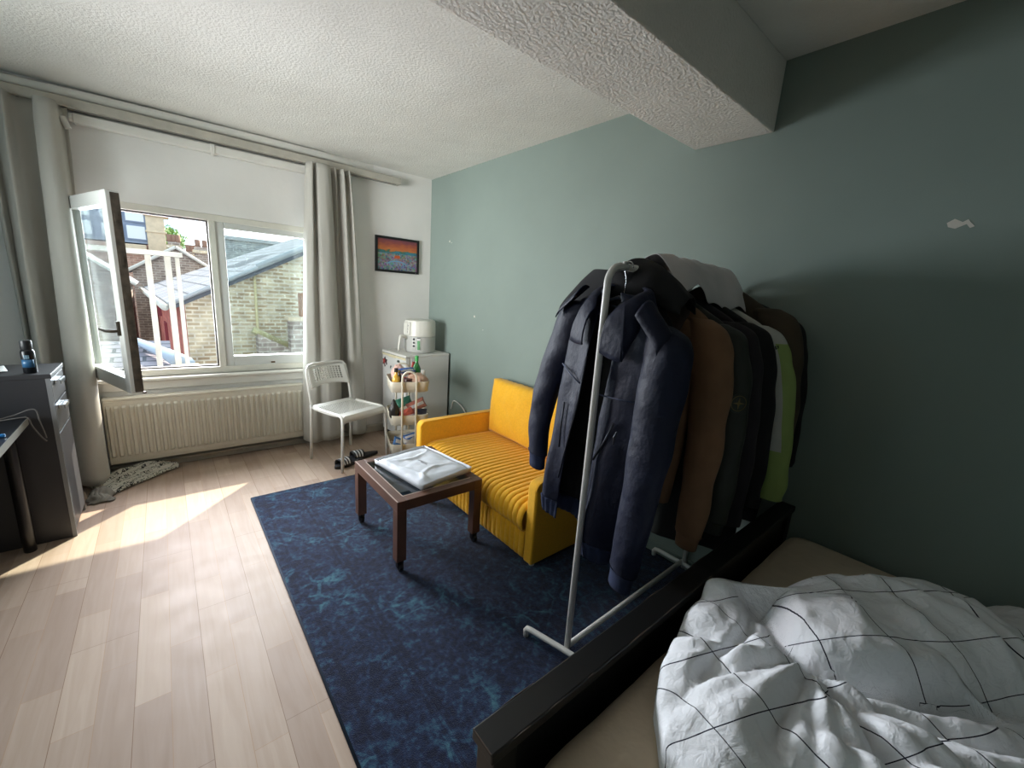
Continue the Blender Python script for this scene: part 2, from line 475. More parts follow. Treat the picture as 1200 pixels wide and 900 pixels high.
bm = B(); box(bm, sd(-.07, 3.4), sd(-.02, 3.4), 3.2, 3.75, 2.45, 3.4); link('door', bm, DARKRED, hs)
for y in (4.4, 5.8):
    bm = B(); box(bm, sd(-.10, y), sd(-.02, y), y, y+.14, 3.45, 3.9); link('pipe_stub', bm, DARKRED, hs)
bm = B(); slope(bm, (sd(-.2, -.12), -.12, 3.98), (sd(-.2, 7.6), 7.6, 3.98), (3.1, 7.6, 5.72), (3.1, -.12, 5.72), .08, 1); slope(bm, (6.4, -.12, 3.98), (6.4, 7.6, 3.98), (3.1, 7.6, 5.72), (3.1, -.12, 5.72), .08, 1)
link('roof', bm, SLATE, hs)
bm = B(); tube(bm, [(-.2, -.14, 3.98), (1.45, -.15, 4.86), (3.1, -.14, 5.72)], .03, 8); tube(bm, [(.95, -.15, 4.62), (3.1, -.14, 5.74)], .042, 8); link('verge_flashing', bm, LEAD, hs, smooth=True)
bm = B(); tube(bm, [(sd(-.24, -.1), -.1, 3.94), (sd(-.24, 7.6), 7.6, 3.94)], .05, 8); link('gutter', bm, WEATHER, hs, smooth=True)
bm = B(); tube(bm, [(.92, -.05, .5), (.92, -.05, 4.5)], .022, 8); link('downpipe', bm, M('ochre pipe', '#cdbd94', .5), hs, smooth=True)

# white frame standing on the low roof outside
fr = thing('timber_frame', (0, 6, .36), 'weathered white timber post frame on the roof outside the open window', 'frame')
for x, w in ((-.093, .052), (.072, .058), (.155, .04)):
    bm = B(); box(bm, x-w/2, x+w/2, -w/2+.1*(w < .06), w/2+.1*(w < .06), 0, 1.27); link('post', bm, WEATHER, fr, bevel=.005)
bm = B(); box(bm, -.75, .2, -.05, .06, 1.25, 1.30); box(bm, .125, .185, .06, .2, 1.25, 1.285); link('rail', bm, WEATHER, fr, bevel=.004)
bm = B(); box(bm, .0, .26, -.09, .17, 0, .035); link('foot_plate', bm, WEATHER, fr, bevel=.004)
bm = B(); box(bm, -.62, -.57, -.03, .03, 0, 1.27); link('post', bm, WEATHER, fr, bevel=.005)
bm = B(); box(bm, -.72, -.69, -.03, .03, 0, 1.27); link('post', bm, WEATHER, fr, bevel=.005)
# low tiled roof below
lr = thing('low_roof', (0, 0, 0), 'low dark tiled roof just below the open window', 'roof')
bm = B(); slope(bm, (-2.2, 4.6, .10), (.02, 4.6, .10), (.02, 7.85, .46), (-2.2, 7.85, .46), .12, 1); link('tiles', bm, SLATE2, lr)
bm = B(); tube(bm, [(-.35, 7.5, .52), (.0, 6.6, .44), (.12, 6.2, .40)], [.06, .1, .12], 8, flat=.6); link('lead_hump', bm, M('blue grey lead', '#8fa0b4', .45), lr, smooth=True)
bm = B(); box(bm, -2.2, 0, 4.7, 7.8, -3, .05); link('wall', bm, BRICK2, lr)
# brick buildings further back
def gable(name, label, x, y, w, d, h0, h1, wallm, vergew=True, rz=0):
    t = thing(name, (x, y, -3), label, 'house', rz=rz)
    bm = B(); prism(bm, [(0, 0), (0, h0), (w/2, h1), (w, h0), (w, 0)], 'y', 0, d); link('gable_wall', bm, wallm, t)
    bm = B(); slope(bm, (-.15, -.1, h0-.02), (-.15, d+.1, h0-.02), (w/2, d+.1, h1+.08), (w/2, -.1, h1+.08), .07, 1); slope(bm, (w+.15, -.1, h0-.02), (w+.15, d+.1, h0-.02), (w/2, d+.1, h1+.08), (w/2, -.1, h1+.08), .07, 1); link('roof', bm, SLATE, t)
    bm = B()
    for a, b in (((-.15, h0-.04), (w/2, h1+.06)), ((w+.15, h0-.04), (w/2, h1+.06))):
        tube(bm, [(a[0], -.12, a[1]), (b[0], -.12, b[1])], .045, 6)
    link('verge_board', bm, WEATHER, t); return t
gable('rear_house', 'dark brick gable house with white verge boards behind the timber frame', -.60, 16.1, 2.0, 1.5, 4.42, 5.10, BRICK2)
gable('outbuilding', 'low brick outbuilding with white verge behind the open sash', -2.5, 13.2, 1.9, 2, 4.15, 4.85, BRICK2)
def chimney(x, y, z0, z1, w, label, d=.5):
    t = thing('chimney', (x, y, z0), label, 'chimney', group='brick chimneys outside')
    bm = B(); box(bm, 0, w, 0, d, 0, z1-z0); link('stack', bm, BRICK2, t, bevel=.01)
    bm = B(); box(bm, -.05, w+.05, -.05, d+.05, z1-z0-.2, z1-z0-.1); link('band', bm, BRICK, t)
    n = 3
    for k in range(n):
        bm = B(); lathe(bm, [(.07, 0), (.09, .03), (.07, .08), (.08, .24)], 10, (w*(k+.5)/n, d/2, z1-z0)); link('chimney_pot', bm, M('clay pot', '#8b6a5a', .8), t, smooth=True)
chimney(.27, 18.2, -3, 2.42, .32, 'brick chimney with pots at the peak of the dark gable')
chimney(.80, 19.4, -3, 2.2, .32, 'small far brick chimney right of the dark gable')
chimney(.95, 17.9, -3, 2.32, .6, 'wide pale chimney above the tiled roof slope')
bt = thing('brick_tower', (2.0, 20.5, -3), 'dark brick block rising behind the tiled roof', 'building')
bm = B(); box(bm, 0, 3, 0, 2, 0, 5.9); link('wall', bm, brick_mat('blue grey brick', '#a3adb6', '#8d99a5', '#b8c0c8'), bt)
bm = B(); box(bm, -.08, 3.08, -.08, 2.08, 5.85, 5.98); link('coping', bm, LEAD, bt)
# large windowed building at left
fb = thing('factory_building', (-4.2, 20, -3), 'blue grey building with big multi paned windows at left', 'building')
BLUEF = M('blue grey facade', '#8b97ad', .6, var=(2, .08))
bm = B(); box(bm, 0, 3.95, 0, 4, 5.35, 7.2); link('facade', bm, BLUEF, fb)
bm = B(); box(bm, 0, 4.1, .02, 4, 0, 5.3); link('lower_wall', bm, brick_mat('pink brick', '#c39d92', '#b38b80', '#cbb5aa'), fb)
bm = B(); box(bm, -.1, 4.2, -.12, .1, 5.0, 5.1); link('ledge', bm, WEATHER, fb)
STONE = M('beige stone', '#cdbba2', .8, var=(6, .12))
bm = B(); box(bm, 3.95, 4.45, -.1, .5, 5.0, 6.55); box(bm, 3.9, 4.6, -.16, .55, 6.3, 6.4); box(bm, 3.92, 4.5, -.13, .5, 5.75, 5.82); box(bm, 3.3, 3.9, -.15, .1, 5.1, 5.3); link('stone_pier', bm, STONE, fb, bevel=.02)
PANE = M('pale sky reflecting panes', '#d8dce0', .15)
BAR = M('grey blue glazing bars', '#7c89a1', .5)
for i in range(6):
    for j in range(3):
        x0 = .12+i*.62+.09*(i//2); z0 = 5.45+j*.58
        bm = B(); box(bm, x0, x0+.55, -.05, -.01, z0, z0+.5); w_ = link('window', bm, BAR, fb)
        bm = B(); box(bm, x0+.04, x0+.51, -.06, -.045, z0+.04, z0+.46); link('pane', bm, PANE, w_)
# tree
tr = thing('tree', (.47, 26, -3), 'green tree between the grey building and the chimneys', 'tree')
bm = B(); tube(bm, [(0, 0, 0), (.05, 0, 2), (0, 0, 5.8)], [.2, .16, .08], 8); link('trunk', bm, M('bark', '#5a4a3a', .9), tr, smooth=True)
bm = B(); rr = random.Random(3)
for k in range(1100):
    th = rr.random()*2*PI; ph = math.acos(2*rr.random()-1); q = .55+.45*rr.random()
    k2 = 1+.35*mnoise.noise(Vector((math.cos(th)*2, math.sin(th)*2, math.cos(ph)*2)))
    p = Vector((math.sin(ph)*math.cos(th)*.6, math.sin(ph)*math.sin(th)*.6, math.cos(ph)*.65))*q*k2+Vector((0, 0, 5.85))
    s = .05+.05*rr.random()
    a = Vector((rr.uniform(-1, 1), rr.uniform(-1, 1), rr.uniform(-1, 1))).normalized(); b_ = a.orthogonal().normalized()
    bm.faces.new([bm.verts.new(p+x) for x in (a*s, b_*s*.6, -a*s, -b_*s*.6)])
link('foliage', bm, M('bright green leaves', '#8fae62', .6, var=(3, .3)), tr)
# yard walls to the lower right
yw = thing('yard_wall', (0, 0, 0), 'low brown brick yard wall below the right window pane', 'wall')
bm = B()
prism(bm, [(1.05, -3), (1.05, .62), (1.95, .12), (1.95, -3)], 'y', 7.2, 7.45); link('wall', bm, BRICK2, yw)
bm = B(); tube(bm, [(1.0, 7.32, .67), (1.98, 7.32, .14)], .05, 6); link('coping', bm, M('mossy coping', '#a9a27c', .8, var=(8, .2)), yw)
bm = B(); box(bm, 1.45, 2.6, 7.0, 7.19, -3, .84); pw = link('pier', bm, BRICK2, yw)
bm = B(); box(bm, 1.42, 2.65, 6.95, 7.25, .84, .9); link('cap_stone', bm, STONE, yw, bevel=.01)
pb = thing('planter_box', (1.62, 7.1, .9), 'brown and cream wooden box on the brick pier outside', 'box')
bm = B(); box(bm, 0, .18, -.08, .1, 0, .36); link('side_panel', bm, M('brown stained board', '#8a5f45', .7, var=(5, .2)), pb, bevel=.004)
bm = B(); box(bm, .18, .6, -.08, .1, 0, .36); link('front_panel', bm, M('cream board', '#d9c4a4', .7), pb, bevel=.004)
# unseen overhang, assumed above the window and sized to cut off the sun patch
bm = B(); box(bm, -4, 5, 4.03, 4.745, 2.36, 2.52); structure('sun_cut_overhang', bm, WEATHER)

# ------------------------------------------------------------------ light and camera
wd = bpy.data.worlds.new('sky'); SC.world = wd; wd.use_nodes = True
nt = NT(wd); bg = nt.n['Background']
tc = nt.new('ShaderNodeTexCoord')
mp = nt.new('ShaderNodeMapping'); mp.inputs['Scale'].default_value = (1.2, 1.2, 3.2); mp.inputs['Location'].default_value = (.3, .1, .55)
nt.link(tc.outputs['Generated'], mp.inputs[0])
cn = nt.new('ShaderNodeTexNoise', i_Scale=2.6, i_Detail=6.); nt.link(mp.outputs[0], cn.inputs['Vector'])
cr = nt.new('ShaderNodeValToRGB'); cr.color_ramp.elements[0].position = .44; cr.color_ramp.elements[1].position = .58
cr.color_ramp.elements[0].color = lin('#9fcfe6'); cr.color_ramp.elements[1].color = lin('#ffffff')
nt.link(cn.outputs['Fac'], cr.inputs[0]); nt.link(cr.outputs[0], bg.inputs['Color'])
bg.inputs['Strength'].default_value = WORLD_STRENGTH
sun = bpy.data.lights.new('sun', 'SUN'); sun.energy = SUN_ENERGY; sun.angle = math.radians(.6); sun.color = (1, .9, .74)
so = bpy.data.objects.new('sun', sun); COL.objects.link(so)
so.rotation_euler = Vector((.80, .833, 1)).to_track_quat('Z', 'Y').to_euler(); so.location = (8, 9, 9)
def area(name, loc, tgt, sx, sy, e, c):
    l = bpy.data.lights.new(name, 'AREA'); l.shape = 'RECTANGLE'; l.size = sx; l.size_y = sy; l.energy = e; l.color = c
    o = bpy.data.objects.new(name, l); COL.objects.link(o); o.location = loc
    o.rotation_euler = (Vector(loc)-Vector(tgt)).to_track_quat('Z', 'Y').to_euler(); return o
wl = area('window_daylight', (.33, YB+.34, 1.42), (.32, YB-2.2, .66), 1.45, 1.15, WINDOW_W, (.925, .915, .98))
wl.data.spread = math.radians(112)
ll = area('side_fill_light', (XL-.18, (LY0+LY1)/2, (LZ0+LZ1)/2), (2.1, 3.4, 1.7), LY1-LY0, LZ1-LZ0, SIDE_W, (1.0, .94, .945))  # added fill light behind the unseen left window, aimed at the far corner
ll.data.spread = math.radians(SIDE_SPREAD)
cd = bpy.data.cameras.new('camera'); co = bpy.data.objects.new('camera', cd); COL.objects.link(co)
cd.sensor_fit = 'HORIZONTAL'; cd.sensor_width = 36; cd.lens = 482.5/1200*36; cd.clip_start = .02; cd.clip_end = 300
def camrot(a, b, c):
    ca, sa, cb, sb, cc, sc = math.cos(a), math.sin(a), math.cos(b), math.sin(b), math.cos(c), math.sin(c)
    Rz = Matrix(((ca, -sa, 0), (sa, ca, 0), (0, 0, 1))); Rx = Matrix(((1, 0, 0), (0, cb, -sb), (0, sb, cb))); Ry = Matrix(((cc, 0, -sc), (0, 1, 0), (sc, 0, cc)))
    return Ry @ Rx @ Rz
R = camrot(.705, .2135, -.0667)
right, fwd, up = Vector(R[0]), Vector(R[1]), Vector(R[2])
mw = Matrix((right, up, -fwd)).transposed().to_4x4(); mw.translation = (0, 0, 1.45)
co.matrix_world = mw
SC.camera = co
SC.view_settings.view_transform = 'Standard'; SC.view_settings.look = 'None'; SC.view_settings.gamma = 1
SC.view_settings.use_curve_mapping = False; SC.view_settings.exposure = EXPOSURE
# ------------------------------------------------------------------ rug
def rug_mat():
    m, nt, b = base_mat('navy distressed rug')
    tc = nt.new('ShaderNodeTexCoord')
    geo = tc.outputs['Object']
    def noise(sc, det=5., dist=0.):
        n = nt.new('ShaderNodeTexNoise', i_Scale=sc, i_Detail=det); n.inputs['Distortion'].default_value = dist
        nt.link(geo, n.inputs['Vector']); return n.outputs['Fac']
    def math_(op, a, b_=None, c=None):
        x = nt.new('ShaderNodeMath', operation=op)
        for i, q in enumerate((a, b_, c)):
            if q is None: continue
            if isinstance(q, (int, float)): x.inputs[i].default_value = q
            else: nt.link(q, x.inputs[i])
        return x.outputs[0]
    # ornament: warped petal rosettes and vines
    warp = nt.new('ShaderNodeTexNoise', i_Scale=3.5, i_Detail=3.); nt.link(geo, warp.inputs['Vector'])
    va = nt.new('ShaderNodeVectorMath', operation='MULTIPLY_ADD'); nt.link(warp.outputs['Color'], va.inputs[0]); va.inputs[1].default_value = (.12, .12, 0); nt.link(geo, va.inputs[2])
    v1 = nt.new('ShaderNodeTexVoronoi', i_Scale=2.3); v1.feature = 'F1'; nt.link(va.outputs[0], v1.inputs['Vector'])
    v2 = nt.new('ShaderNodeTexVoronoi', i_Scale=9.); v2.feature = 'DISTANCE_TO_EDGE'; nt.link(va.outputs[0], v2.inputs['Vector'])
    v3 = nt.new('ShaderNodeTexVoronoi', i_Scale=26.); nt.link(va.outputs[0], v3.inputs['Vector'])
    rings = math_('SINE', math_('MULTIPLY', v1.outputs['Distance'], 46.))
    rings = math_('MULTIPLY_ADD', rings, .5, .5)
    near = math_('SUBTRACT', 1., math_('MULTIPLY', v1.outputs['Distance'], 2.6)); 
    vines = math_('LESS_THAN', v2.outputs['Distance'], .045)
    orn = math_('ADD', math_('MULTIPLY', rings, .35), math_('MULTIPLY', vines, .30))
    orn = math_('ADD', orn, math_('MULTIPLY', near, .25))
    # border bands parallel to the edges
    sep = nt.new('ShaderNodeSeparateXYZ'); nt.link(geo, sep.inputs[0])
    ex = math_('MINIMUM', sep.outputs['X'], math_('SUBTRACT', RUGW, sep.outputs['X'])); ey = math_('MINIMUM', math_('MULTIPLY', sep.outputs['Y'], -1.), math_('ADD', sep.outputs['Y'], RUGL))
    e = math_('MINIMUM', ex, ey)
    def band(a, w): return math_('LESS_THAN', math_('ABSOLUTE', math_('SUBTRACT', e, a)), w)
    bands = math_('ADD', band(.06, .008), math_('ADD', band(.26, .007), band(.29, .012)))
    wear = math_('MULTIPLY_ADD', noise(3.4, 6.), 3.0, -1.1); wear = math_('MAXIMUM', math_('MINIMUM', wear, 1.), 0.)
    fine = math_('MULTIPLY_ADD', noise(62., 7.), 2.6, -.85)
    tot = math_('ADD', math_('MULTIPLY', math_('MULTIPLY', orn, wear), .85), math_('MULTIPLY', fine, .36))
    tot = math_('SUBTRACT', tot, math_('MULTIPLY', bands, .12))
    tot = math_('ADD', tot, math_('MULTIPLY', math_('SUBTRACT', v3.outputs['Distance'], .4), .38))
    r = nt.new('ShaderNodeValToRGB'); cr = r.color_ramp
    cr.elements[0].position = .08; cr.elements[0].color = lin('#141a30')
    cr.elements[1].position = .85; cr.elements[1].color = lin('#46707c')
    k = cr.elements.new(.32); k.color = lin('#1f2c49')
    k = cr.elements.new(.55); k.color = lin('#2f5166')
    nt.link(tot, r.inputs[0]); nt.link(r.outputs[0], b.inputs['Base Color'])
    b.inputs['Roughness'].default_value = .95; b.inputs['Specular IOR Level'].default_value = .15
    b.inputs['Sheen Weight'].default_value = .25; b.inputs['Sheen Roughness'].default_value = .4
    n = nt.new('ShaderNodeTexNoise', i_Scale=260., i_Detail=3.); nt.link(geo, n.inputs['Vector'])
    bp = nt.new('ShaderNodeBump', i_Strength=.8, i_Distance=.006); nt.link(n.outputs['Fac'], bp.inputs['Height']); nt.link(bp.outputs[0], b.inputs['Normal'])
    return m
RUGW, RUGL = 1.775, 2.62
bm = B(); box(bm, 0, RUGW, -RUGL, 0, 0, .011)
rug = prop(link('rug', bm, rug_mat(), bevel=.004), 'dark navy distressed rug with faded teal flower pattern on the floor', 'rug')
rug.location = (.338, 3.003, 0)
bm = B()
for (a, b_) in (((0, 0), (RUGW, 0)), ((RUGW, 0), (RUGW, -RUGL)), ((RUGW, -RUGL), (0, -RUGL)), ((0, -RUGL), (0, 0))):
    tube(bm, [(a[0], a[1], .006), (b_[0], b_[1], .006)], .006, 8)
link('edge_binding', bm, M('dark blue binding', '#1c2a3c', .9), rug, smooth=True)

# ------------------------------------------------------------------ sofa
YEL = M('mustard yellow fabric', '#e8ab16', .85, var=(60, .06), bump=(350, .35, .0015), sheen=.15)
YEL2 = M('yellow woven fabric', '#eaad18', .85, var=(80, .06), bump=(350, .35, .0015), sheen=.15)
sf = thing('sofa', (0, 0, .011), 'mustard yellow channel quilted sofa bed against the green wall', 'sofa')
SFX0, SFX1, SY0, SY1 = 1.40, 2.11, 1.385, 2.64
def rib(s, pitch=.046, d=.007):
    f = (s/pitch) % 1.
    return -d*(1-abs(math.sin(PI*f))**.45)
# mattress seat with channels across its width (ribs run along x and down the front)
bm = B()
ya, yb = SY0+.07, SY1-.075
N = 27*8
front = [(SFX1-.15, .325), (SFX1-.15, .34), (2.0, .345), (1.8, .352), (1.6, .357), (1.5, .357), (1.43, .352), (1.395, .338), (1.372, .31), (1.362, .27), (1.365, .235), (1.375, .208), (1.395, .196), (1.42, .193)]
def seatf(u, v):
    p = front[int(round(v*(len(front)-1)))]
    y = lerp(ya, yb, u)
    d = rib((y-ya), (yb-ya)/27, .009)
    q = front[max(0, int(round(v*(len(front)-1)))-1)]; w = front[min(len(front)-1, int(round(v*(len(front)-1)))+1)]
    t = Vector((w[0]-q[0], 0, w[1]-q[1])).normalized(); nrm = Vector((t.z, 0, -t.x))
    if nrm.z < 0 and p[1] > .3: nrm = -nrm
    if p[1] <= .3 and nrm.x > 0: nrm = -nrm
    ez = .012*max(0, 1-min(u, 1-u)*18)
    return (p[0]+nrm.x*d, y, p[1]+nrm.z*d-ez)
sheet(bm, seatf, N, len(front)-1)
box(bm, 1.42, SFX1-.16, ya+.002, yb-.002, .195, .32)
link('seat', bm, YEL, sf, smooth=True, angle=60)
# base front (drawer), ribs vertical
bm = B()
fz = [(1.402, .19), (1.392, .182), (1.388, .16), (1.388, .06), (1.392, .035), (1.402, .025)]
def basef(u, v):
    p = fz[int(round(v*5))]; y = lerp(ya, yb, u)
    return (p[0]-rib(y-ya, (yb-ya)/27, .009)*1., y, p[1])
sheet(bm, basef, N, 5); box(bm, 1.405, SFX1-.02, ya, yb, .028, .188)
link('base', bm, YEL, sf, smooth=True, angle=60)
def rounded(w0, w1, h0, h1, r, n=6, corners=(0, 0, 1, 1)):
    """outline in (x,z): bottom-left, bottom-right, top-right, top-left corner rounding"""
    pts = []
    for (cx, cz, a0, on) in ((w0, h0, PI, corners[0]), (w1, h0, 1.5*PI, corners[1]), (w1, h1, 0, corners[2]), (w0, h1, .5*PI, corners[3])):
        if not on: pts.append((cx, cz)); continue
        ox = cx+r if cx == w0 else cx-r; oz = cz+r if cz == h0 else cz-r
        for i in range(n+1):
            a = a0+.5*PI*i/n; pts.append((ox+r*math.cos(a), oz+r*math.sin(a)))
    return pts
for y0, y1, lab in ((SY0, SY0+.068, 1), (SY1-.07, SY1, 0)):
    bm = B()
    prism(bm, rounded(1.35 if not lab else 1.395, SFX1, .018, .497, .045, corners=(0, 0, 0, 1)), 'y', y0, y1)
    a = link('armrest', bm, YEL2, sf, smooth=True, angle=50, bevel=.012, seg=3)
    bm = B(); o2 = [(p[0], (y0 if lab else y0)-.001, p[1]) for p in rounded(1.353 if not lab else 1.398, SFX1, .02, .494, .045, corners=(0, 0, 0, 1))[-8:]]
    tube(bm, [(o2[0][0], y0, .03)]+[(q[0], y0+.001, q[2]) for q in o2[::-1]] if False else [(q[0]-.001, y0+.003, q[2]+.001) for q in o2], .004, 6)
    link('piping', bm, YEL, a, smooth=True)
# back rest panel and loose back cushion
bm = B(); box(bm, SFX1-.05, SFX1, SY0+.068, SY1-.07, .03, .5); link('back_panel', bm, YEL2, sf, bevel=.012)
def cushion(y0, y1, z0, z1, x0, x1, seed, name):
    bm = B()
    for sg in (-1, 1):
        def fn(u, v):
            e = (1-abs(2*u-1)**5)*(1-abs(2*v-1)**4)
            k = .010*nz(u*5+seed, v*5, sg)+.006*nz(u*11, v*9, sg+seed)
            yy = lerp(y0, y1, u)+.008*(nz(v*3+seed, 1.)); zz = lerp(z0, z1, v)+.010*nz(u*3+seed, 4.)
            x = (x0+x1)/2+sg*((x1-x0)/2*(.42+.58*e**.5)+k*e)
            puck = .006*math.sin(u*60+nz(u*9, v*2)*3)*max(0, (v-.86)/.14)
            return (x+puck+.10*(.5-v)*.0+(v-.5)*.03, yy, zz)
        sheet(bm, fn, 34, 24)
    bmesh.ops.remove_doubles(bm, verts=bm.verts[:], dist=.001)
    ed = [e for e in bm.edges if e.is_boundary]
    bmesh.ops.bridge_loops(bm, edges=ed)
    return link(name, bm, YEL2, sf, smooth=True)
cushion(1.98, 2.55, .352, .775, 1.925, 2.07, 1, 'back_cushion')
cushion(1.455, 1.97, .352, .77, 1.93, 2.07, 5, 'back_cushion')
for x, y in ((1.43, SY0+.03), (2.07, SY0+.03), (1.43, SY1-.03), (2.07, SY1-.03)):
    bm = B(); lathe(bm, [(.016, 0), (.018, .02)], 10, (x, y, 0)); link('foot', bm, M('pale plastic foot', '#c9c2b2', .5), sf, smooth=True, angle=40)

# ------------------------------------------------------------------ coffee table
WOODD = M('dark walnut wood', '#5e4033', .45, var=(5, .25), stretch=(1, 1, 1))
tb = thing('coffee_table', (.80, 1.750, .011), 'low walnut coffee table with glass top on small casters', 'table')
TW, TD, TH = .515, .60, .40
bm = B()
for x0 in (0, TW-.055): box(bm, x0, x0+.055, 0, TD, TH-.055, TH)
for y0 in (0, TD-.055): box(bm, .055, TW-.055, y0, y0+.055, TH-.055, TH)
box(bm, .055, TW-.055, TD*.5-.012, TD*.5+.012, TH-.05, TH-.03)
link('frame', bm, WOODD, tb, bevel=.0025)
for x, y in ((0, 0), (TW-.052, 0), (0, TD-.052), (TW-.052, TD-.052)):
    bm = B(); box(bm, x, x+.052, y, y+.052, .062, TH-.055); lg = link('leg', bm, WOODD, tb, bevel=.003)
    bm = B(); cx, cy = x+.026, y+.026
    lathe(bm, [(.012, .05), (.012, .064)], 12, (cx, cy, 0)); box(bm, cx-.016, cx-.013, cy-.014, cy+.012, .02, .056); box(bm, cx+.013, cx+.016, cy-.014, cy+.012, .02, .056)
    cs = link('caster', bm, M('black metal caster fork', '#1c1b1a', .35, .6), lg)
    bm = B(); lathe(bm, [(.008, -.012), (.022, -.010), (.023, -.004), (.023, .004), (.022, .010), (.008, .012)], 20)
    w = link('wheel', bm, M('black caster wheel', '#161616', .4), lg, smooth=True, angle=35)
    w.location = (cx, cy-.006, .023); w.rotation_euler = (0, PI/2, 0)
bm = B(); box(bm, .052, TW-.052, .052, TD-.052, TH-.008, TH-.002)
link('glass_top', bm, glass_mat('smoked table glass', '#b9c2c2', .09), tb)
bm = B(); box(bm, .001, .007, .004, TD-.004, TH-.0005, TH+.0008); box(bm, .052, TW-.052, .048, .053, TH-.0006, TH+.0006); box(bm, .048, .053, .05, TD-.05, TH-.0006, TH+.0006); link('worn_edge', bm, M('worn pale edge', '#a8968a', .35), tb)

# ------------------------------------------------------------------ shirt in a clear bag
TEE = M('white folded cotton', '#e8eaee', .8, bump=(45, .3, .004))
ts = thing('bagged_shirt', (1.098, 2.055, .4125), 'folded white shirt in a clear plastic bag on the coffee table', 'shirt', rz=math.radians(9))
def teef(u, v):
    x, y = (u-.5)*.345, (v-.5)*.44
    ex, ey = 1-abs(2*u-1)**8, 1-abs(2*v-1)**8
    h = .035*(ex*ey)**.4
    h += .006*ex*ey*nz(x*9, y*9, 2.)+.003*nz(x*26, y*26, 7.)*ex*ey
    # collar opening ridge towards the right-hand short end, folds along the left and near edges
    r = math.hypot((x-.02)/1.25, (y+.215))-.125
    h += .007*math.exp(-(r/.012)**2)*ex*ey
    r2 = math.hypot(x/1.2, (y-.24))-.15
    h += .005*math.exp(-(r2/.010)**2)*ex*ey
    h += .004*math.exp(-((x+.125+.02*math.sin(y*12))/.01)**2)*ex*ey
    return (x*(1+.02*nz(v*4, 3.)), y*(1+.015*nz(u*4, 8.)), h)
bm = B(); sheet(bm, teef, 70, 84); 
def teeb(u, v): return ((u-.5)*.34, (v-.5)*.435, .001)
sheet(bm, teeb, 2, 2)
shirt = link('folded_shirt', bm, TEE, ts, smooth=True)
bm = B(); rr = random.Random(5)
def top_z(x, y): return teef(x/.345+.5, y/.44+.5)[2]
for line, (y0, y1, x) in enumerate(((.055, -.03, .006), (.01, -.045, -.008))):
    y = y0
    while y > y1:
        w = rr.uniform(.006, .011); z = top_z(x, y)+.0012; hh = rr.uniform(.004, .007)
        box(bm, x-hh/2, x+hh/2, y-w, y, z-.002, z); y -= w+.002
link('print', bm, M('dark grey print', '#5b5f68', .8), shirt)
BAG = glass_mat('clear plastic bag', '#f6f7f8', .04, .25)
bm = B()
def bagf(u, v):
    x, y, z = teef(u, v); return (x*1.035, y*1.03, z+.0035+.002*nz(x*30, y*30, 1.))
sheet(bm, bagf, 50, 60)
link('plastic_bag', bm, BAG, ts, smooth=True)
bm = B()
for (x0, y0, x1, y1) in ((-.18, -.227, .18, -.227), (-.18, -.227, -.18, .227), (-.18, .227, .18, .227), (.18, -.227, .18, .227)):
    n = 14
    def fl(u, v):
        x, y = lerp(x0, x1, u), lerp(y0, y1, u)
        return (x*(1+.015*(v-.5)), y*(1+.012*(v-.5)), .002+.030*v+.006*nz(u*6, v*2, x0*9)*v)
    sheet(bm, fl, n, 2)
link('bag_seam', bm, M('crinkled plastic edge', '#dfe3e8', .25), ts, smooth=True, solid=.001)

# ------------------------------------------------------------------ white perforated chair
CHW = M('white powder coated steel', '#e3e1da', .35)
ch = thing('chair', (0, 0, 0), 'white metal chair with square holes in seat and back by the right curtain', 'chair')
cFL, cFR, cBL, cBR = Vector((.957, 3.075, 0)), Vector((1.376, 3.288, 0)), Vector((.857, 3.500, 0)), Vector((1.222, 3.664, 0))
ex = Vector((.419, .213, 0)).normalized(); ey = Vector((-ex.y, ex.x, 0))     # across, backwards
o_ = (cFL+cFR)/2
ch.location = (1.181, 3.191, 0); ch.rotation_euler = (0, 0, math.radians(21.5))
# local frame: x across (-.235...235), y backwards (0....43)
def perf(bm, fn, nu, nv, hole_u, hole_v, hs=.3):
    """plate of cells, each with a square hole cut in it"""
    cache = {}
    def vert(a, b):
        k = (round(a, 5), round(b, 5))
        if k not in cache: cache[k] = bm.verts.new(fn(*k))
        return cache[k]
    for j in range(nv):
        for i in range(nu):
            u0, u1, v0, v1 = i/nu, (i+1)/nu, j/nv, (j+1)/nv
            if hole_u[0] <= i < hole_u[1] and hole_v[0] <= j < hole_v[1]:
                a0, a1 = lerp(u0, u1, .5-hs), lerp(u0, u1, .5+hs); b0, b1 = lerp(v0, v1, .5-hs), lerp(v0, v1, .5+hs)
                A, B_, C, D = vert(u0, v0), vert(u1, v0), vert(u1, v1), vert(u0, v1)
                a, b, c, d = vert(a0, b0), vert(a1, b0), vert(a1, b1), vert(a0, b1)
                for q in ((A, B_, b, a), (B_, C, c, b), (C, D, d, c), (D, A, a, d)): bm.faces.new(q)
            else: bm.faces.new((vert(u0, v0), vert(u1, v0), vert(u1, v1), vert(u0, v1)))
def seatp(u, v):
    x = (u-.5)*(.43-.02*v); y = -.005+v*.405
    z = .452-.008*math.sin(PI*v)
    if v < .12: z -= .055*((.12-v)/.12)**2; y = .018-.02*((.12-v)/.12)
    if abs(u-.5) > .46: z -= .012*((abs(u-.5)-.46)/.04)**2
    z += .012*max(0, (v-.85)/.15)**2
    return (x, y, z)
bm = B(); perf(bm, seatp, 20, 20, (2, 18), (5, 18), .34); link('seat', bm, CHW, ch, smooth=True, angle=50, solid=.0018)
def backp(u, v):
    x = (u-.5)*.385*(1-.04*v); y = .40+.055*v+.035*(1-(2*u-1)**2)
    z = .595+.175*v-.022*(1-v)*(1-(2*u-1)**2)*-1-.012*(2*u-1)**4*v
    return (x, y, z)
